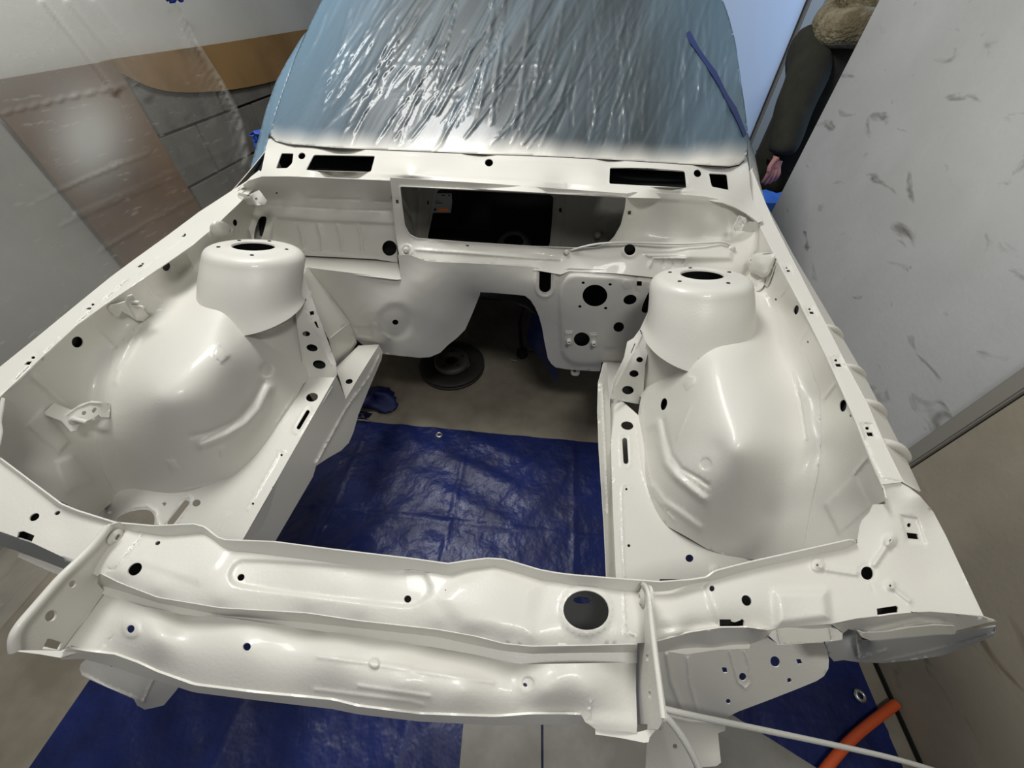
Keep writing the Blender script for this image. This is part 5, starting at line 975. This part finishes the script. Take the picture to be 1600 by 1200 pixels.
# coat
V = [(cx,cy,hp),(cx,cy,hp-.24),(cx,cy,hp+.18),(cx,cy,zs-.08),(cx,cy,zs+.0),(cx-.16,cy,zs-.03),tuple(el*.5+np.array(sh)*.5),tuple(el),tuple(hand+np.array([.006,.012,.070])),tuple(hand+np.array([.002,.006,.034])),(cx+.16,cy,zs-.03),(cx+.21,cy+.02,zs-.26),(cx+.175,cy-.05,zs-.45)]
skin_mesh('coat', V, [(0,1),(0,2),(2,3),(3,4),(3,5),(5,6),(6,7),(7,8),(8,9),(3,10),(10,11),(11,12)], [(.20,.13),(.22,.14),(.19,.12),(.19,.12),(.11,.09),.095,.09,.088,.070,.058,.085,.065,.045], COAT, per)
skin_mesh('hood', [(cx-.14,cy-.05,zs+.02),(cx-.10,cy-.13,zs+.04),(cx,cy-.15,zs+.03),(cx+.11,cy-.10,zs+.04),(cx+.14,cy,zs+.05),(cx+.08,cy+.10,zs+.07),(cx-.05,cy+.11,zs+.08),(cx-.13,cy+.04,zs+.05)], [(i, (i+1) % 8) for i in range(8)], [.066]*8, FUR, per)
skin_mesh('hood', [(cx-.10,cy-.06,zs+.11),(cx-.02,cy-.10,zs+.11),(cx+.08,cy-.05,zs+.12),(cx+.09,cy+.04,zs+.13),(cx-.02,cy+.09,zs+.14),(cx-.10,cy+.03,zs+.13)], [(i, (i+1) % 6) for i in range(6)], [.05]*6, FUR, per)
skin_mesh('trousers', [(cx,cy,hp-.02),(cx-.075,cy,hp-.1),(cx-.08,cy-.01,.33),(cx-.08,cy+.01,.09),(cx+.075,cy,hp-.1),(cx+.09,cy-.01,.33),(cx+.09,cy+.02,.09)], [(0,1),(1,2),(2,3),(0,4),(4,5),(5,6)], [(.135,.1),.09,.066,.055,.09,.066,.055], TROU, per)
for s_ in (-1, 1): skin_mesh('shoe', [(cx+s_*.085,cy+.03,.045),(cx+s_*.087,cy-.05,.04),(cx+s_*.09,cy-.12,.032)], [(0,1),(1,2)], [(.045,.042),(.042,.038),(.035,.028)], SHOE, per)
skin_mesh('hair', [(cx-.02,cy+.0,zs+.33),(cx-.02,cy+.05,zs+.26),(cx-.02,cy+.05,zs+.19)], [(0,1),(1,2)], [(.085,.075),(.09,.075),(.07,.05)], HAIR, per)
V = [(cx-.02,cy-.125,zs+.225),(cx-.02,cy-.145,zs+.205)]; skin_mesh('nose', V, [(0,1)], [.012,.013], SKIN, per, 1)
for s_ in (-1, 1):
    e = (cx-.02+s_*.032, cy-.112, zs+.245); lathe('eye', [(.0001,.006),(.006,.004),(.009,0)], e, (0,-1,0), mat('eye_white', srgb(220,216,210)) if s_ < 0 else bpy.data.materials['eye_white'], per, n=16)
    skin_mesh('ear', [(cx-.02+s_*.082,cy-.02,zs+.25),(cx-.02+s_*.088,cy-.015,zs+.215)], [(0,1)], [(.008,.018),(.007,.012)], SKIN, per, 1)
skin_mesh('mouth', [(cx-.045,cy-.118,zs+.17),(cx-.02,cy-.122,zs+.168),(cx+.005,cy-.118,zs+.17)], [(0,1),(1,2)], [.003,.005,.003], mat('lips', srgb(176,104,100)), per, 1)
# hands: palm with four curled fingers and a thumb
def hand_mesh(wr, s_):
    wr = np.array(wr); V = [wr, wr+np.array([0,-.012,-.045])]; E = [(0,1)]; R = [(.022,.017),(.030,.014)]
    for k, (dx, ln) in enumerate(((-.024,.055),(-.008,.062),(.008,.058),(.023,.046))):
        i = len(V); b = wr+np.array([dx*.8,-.012,-.05]); V += [b, b+np.array([dx*.3,-.012,-.028*ln/.055]), b+np.array([dx*.3,-.004,-ln]), b+np.array([dx*.25,.008,-ln-.014])]
        E += [(1,i),(i,i+1),(i+1,i+2),(i+2,i+3)]; R += [.0095,.0085,.0078,.0068]
    i = len(V); b = wr+np.array([s_*.022,-.014,-.02]); V += [b, b+np.array([s_*.016,-.018,-.02]), b+np.array([s_*.014,-.026,-.042])]; E += [(0,i),(i,i+1),(i+1,i+2)]; R += [.012,.0095,.008]
    skin_mesh('hand', V, E, R, SKIN, per)
hand_mesh(hand+np.array([.0,.0,.035]), -1); hand_mesh((cx+.17,cy-.052,zs-.50), 1)
# bright blue sheet draped over the low crate next to the person
SHEETB = mat('bright_blue_sheet', srgb(70,124,214), rough=.5, bump=.5, bscale=10, bdist=.01)
bs = empty('blue_sheet', (1.32, 1.92, 0)); tag(bs, 'bright blue plastic sheet draped over a low box behind the right wall', 'plastic sheet')
wave_sheet('sheet_front', (1.02,1.90,.0),(1.62,1.90,.0),(1.04,1.95,.50),(1.62,1.95,.50), 16, 30, .008, SHEETB, bs, 9)
wave_sheet('sheet_top', (1.04,1.95,.50),(1.62,1.95,.50),(1.04,2.08,.51),(1.62,2.08,.51), 6, 30, .005, SHEETB, bs, 9)
box('crate', (1.33, 2.02, .245), (.50, .13, .49), mat('crate_wood', srgb(120,100,76), rough=.8), bs)
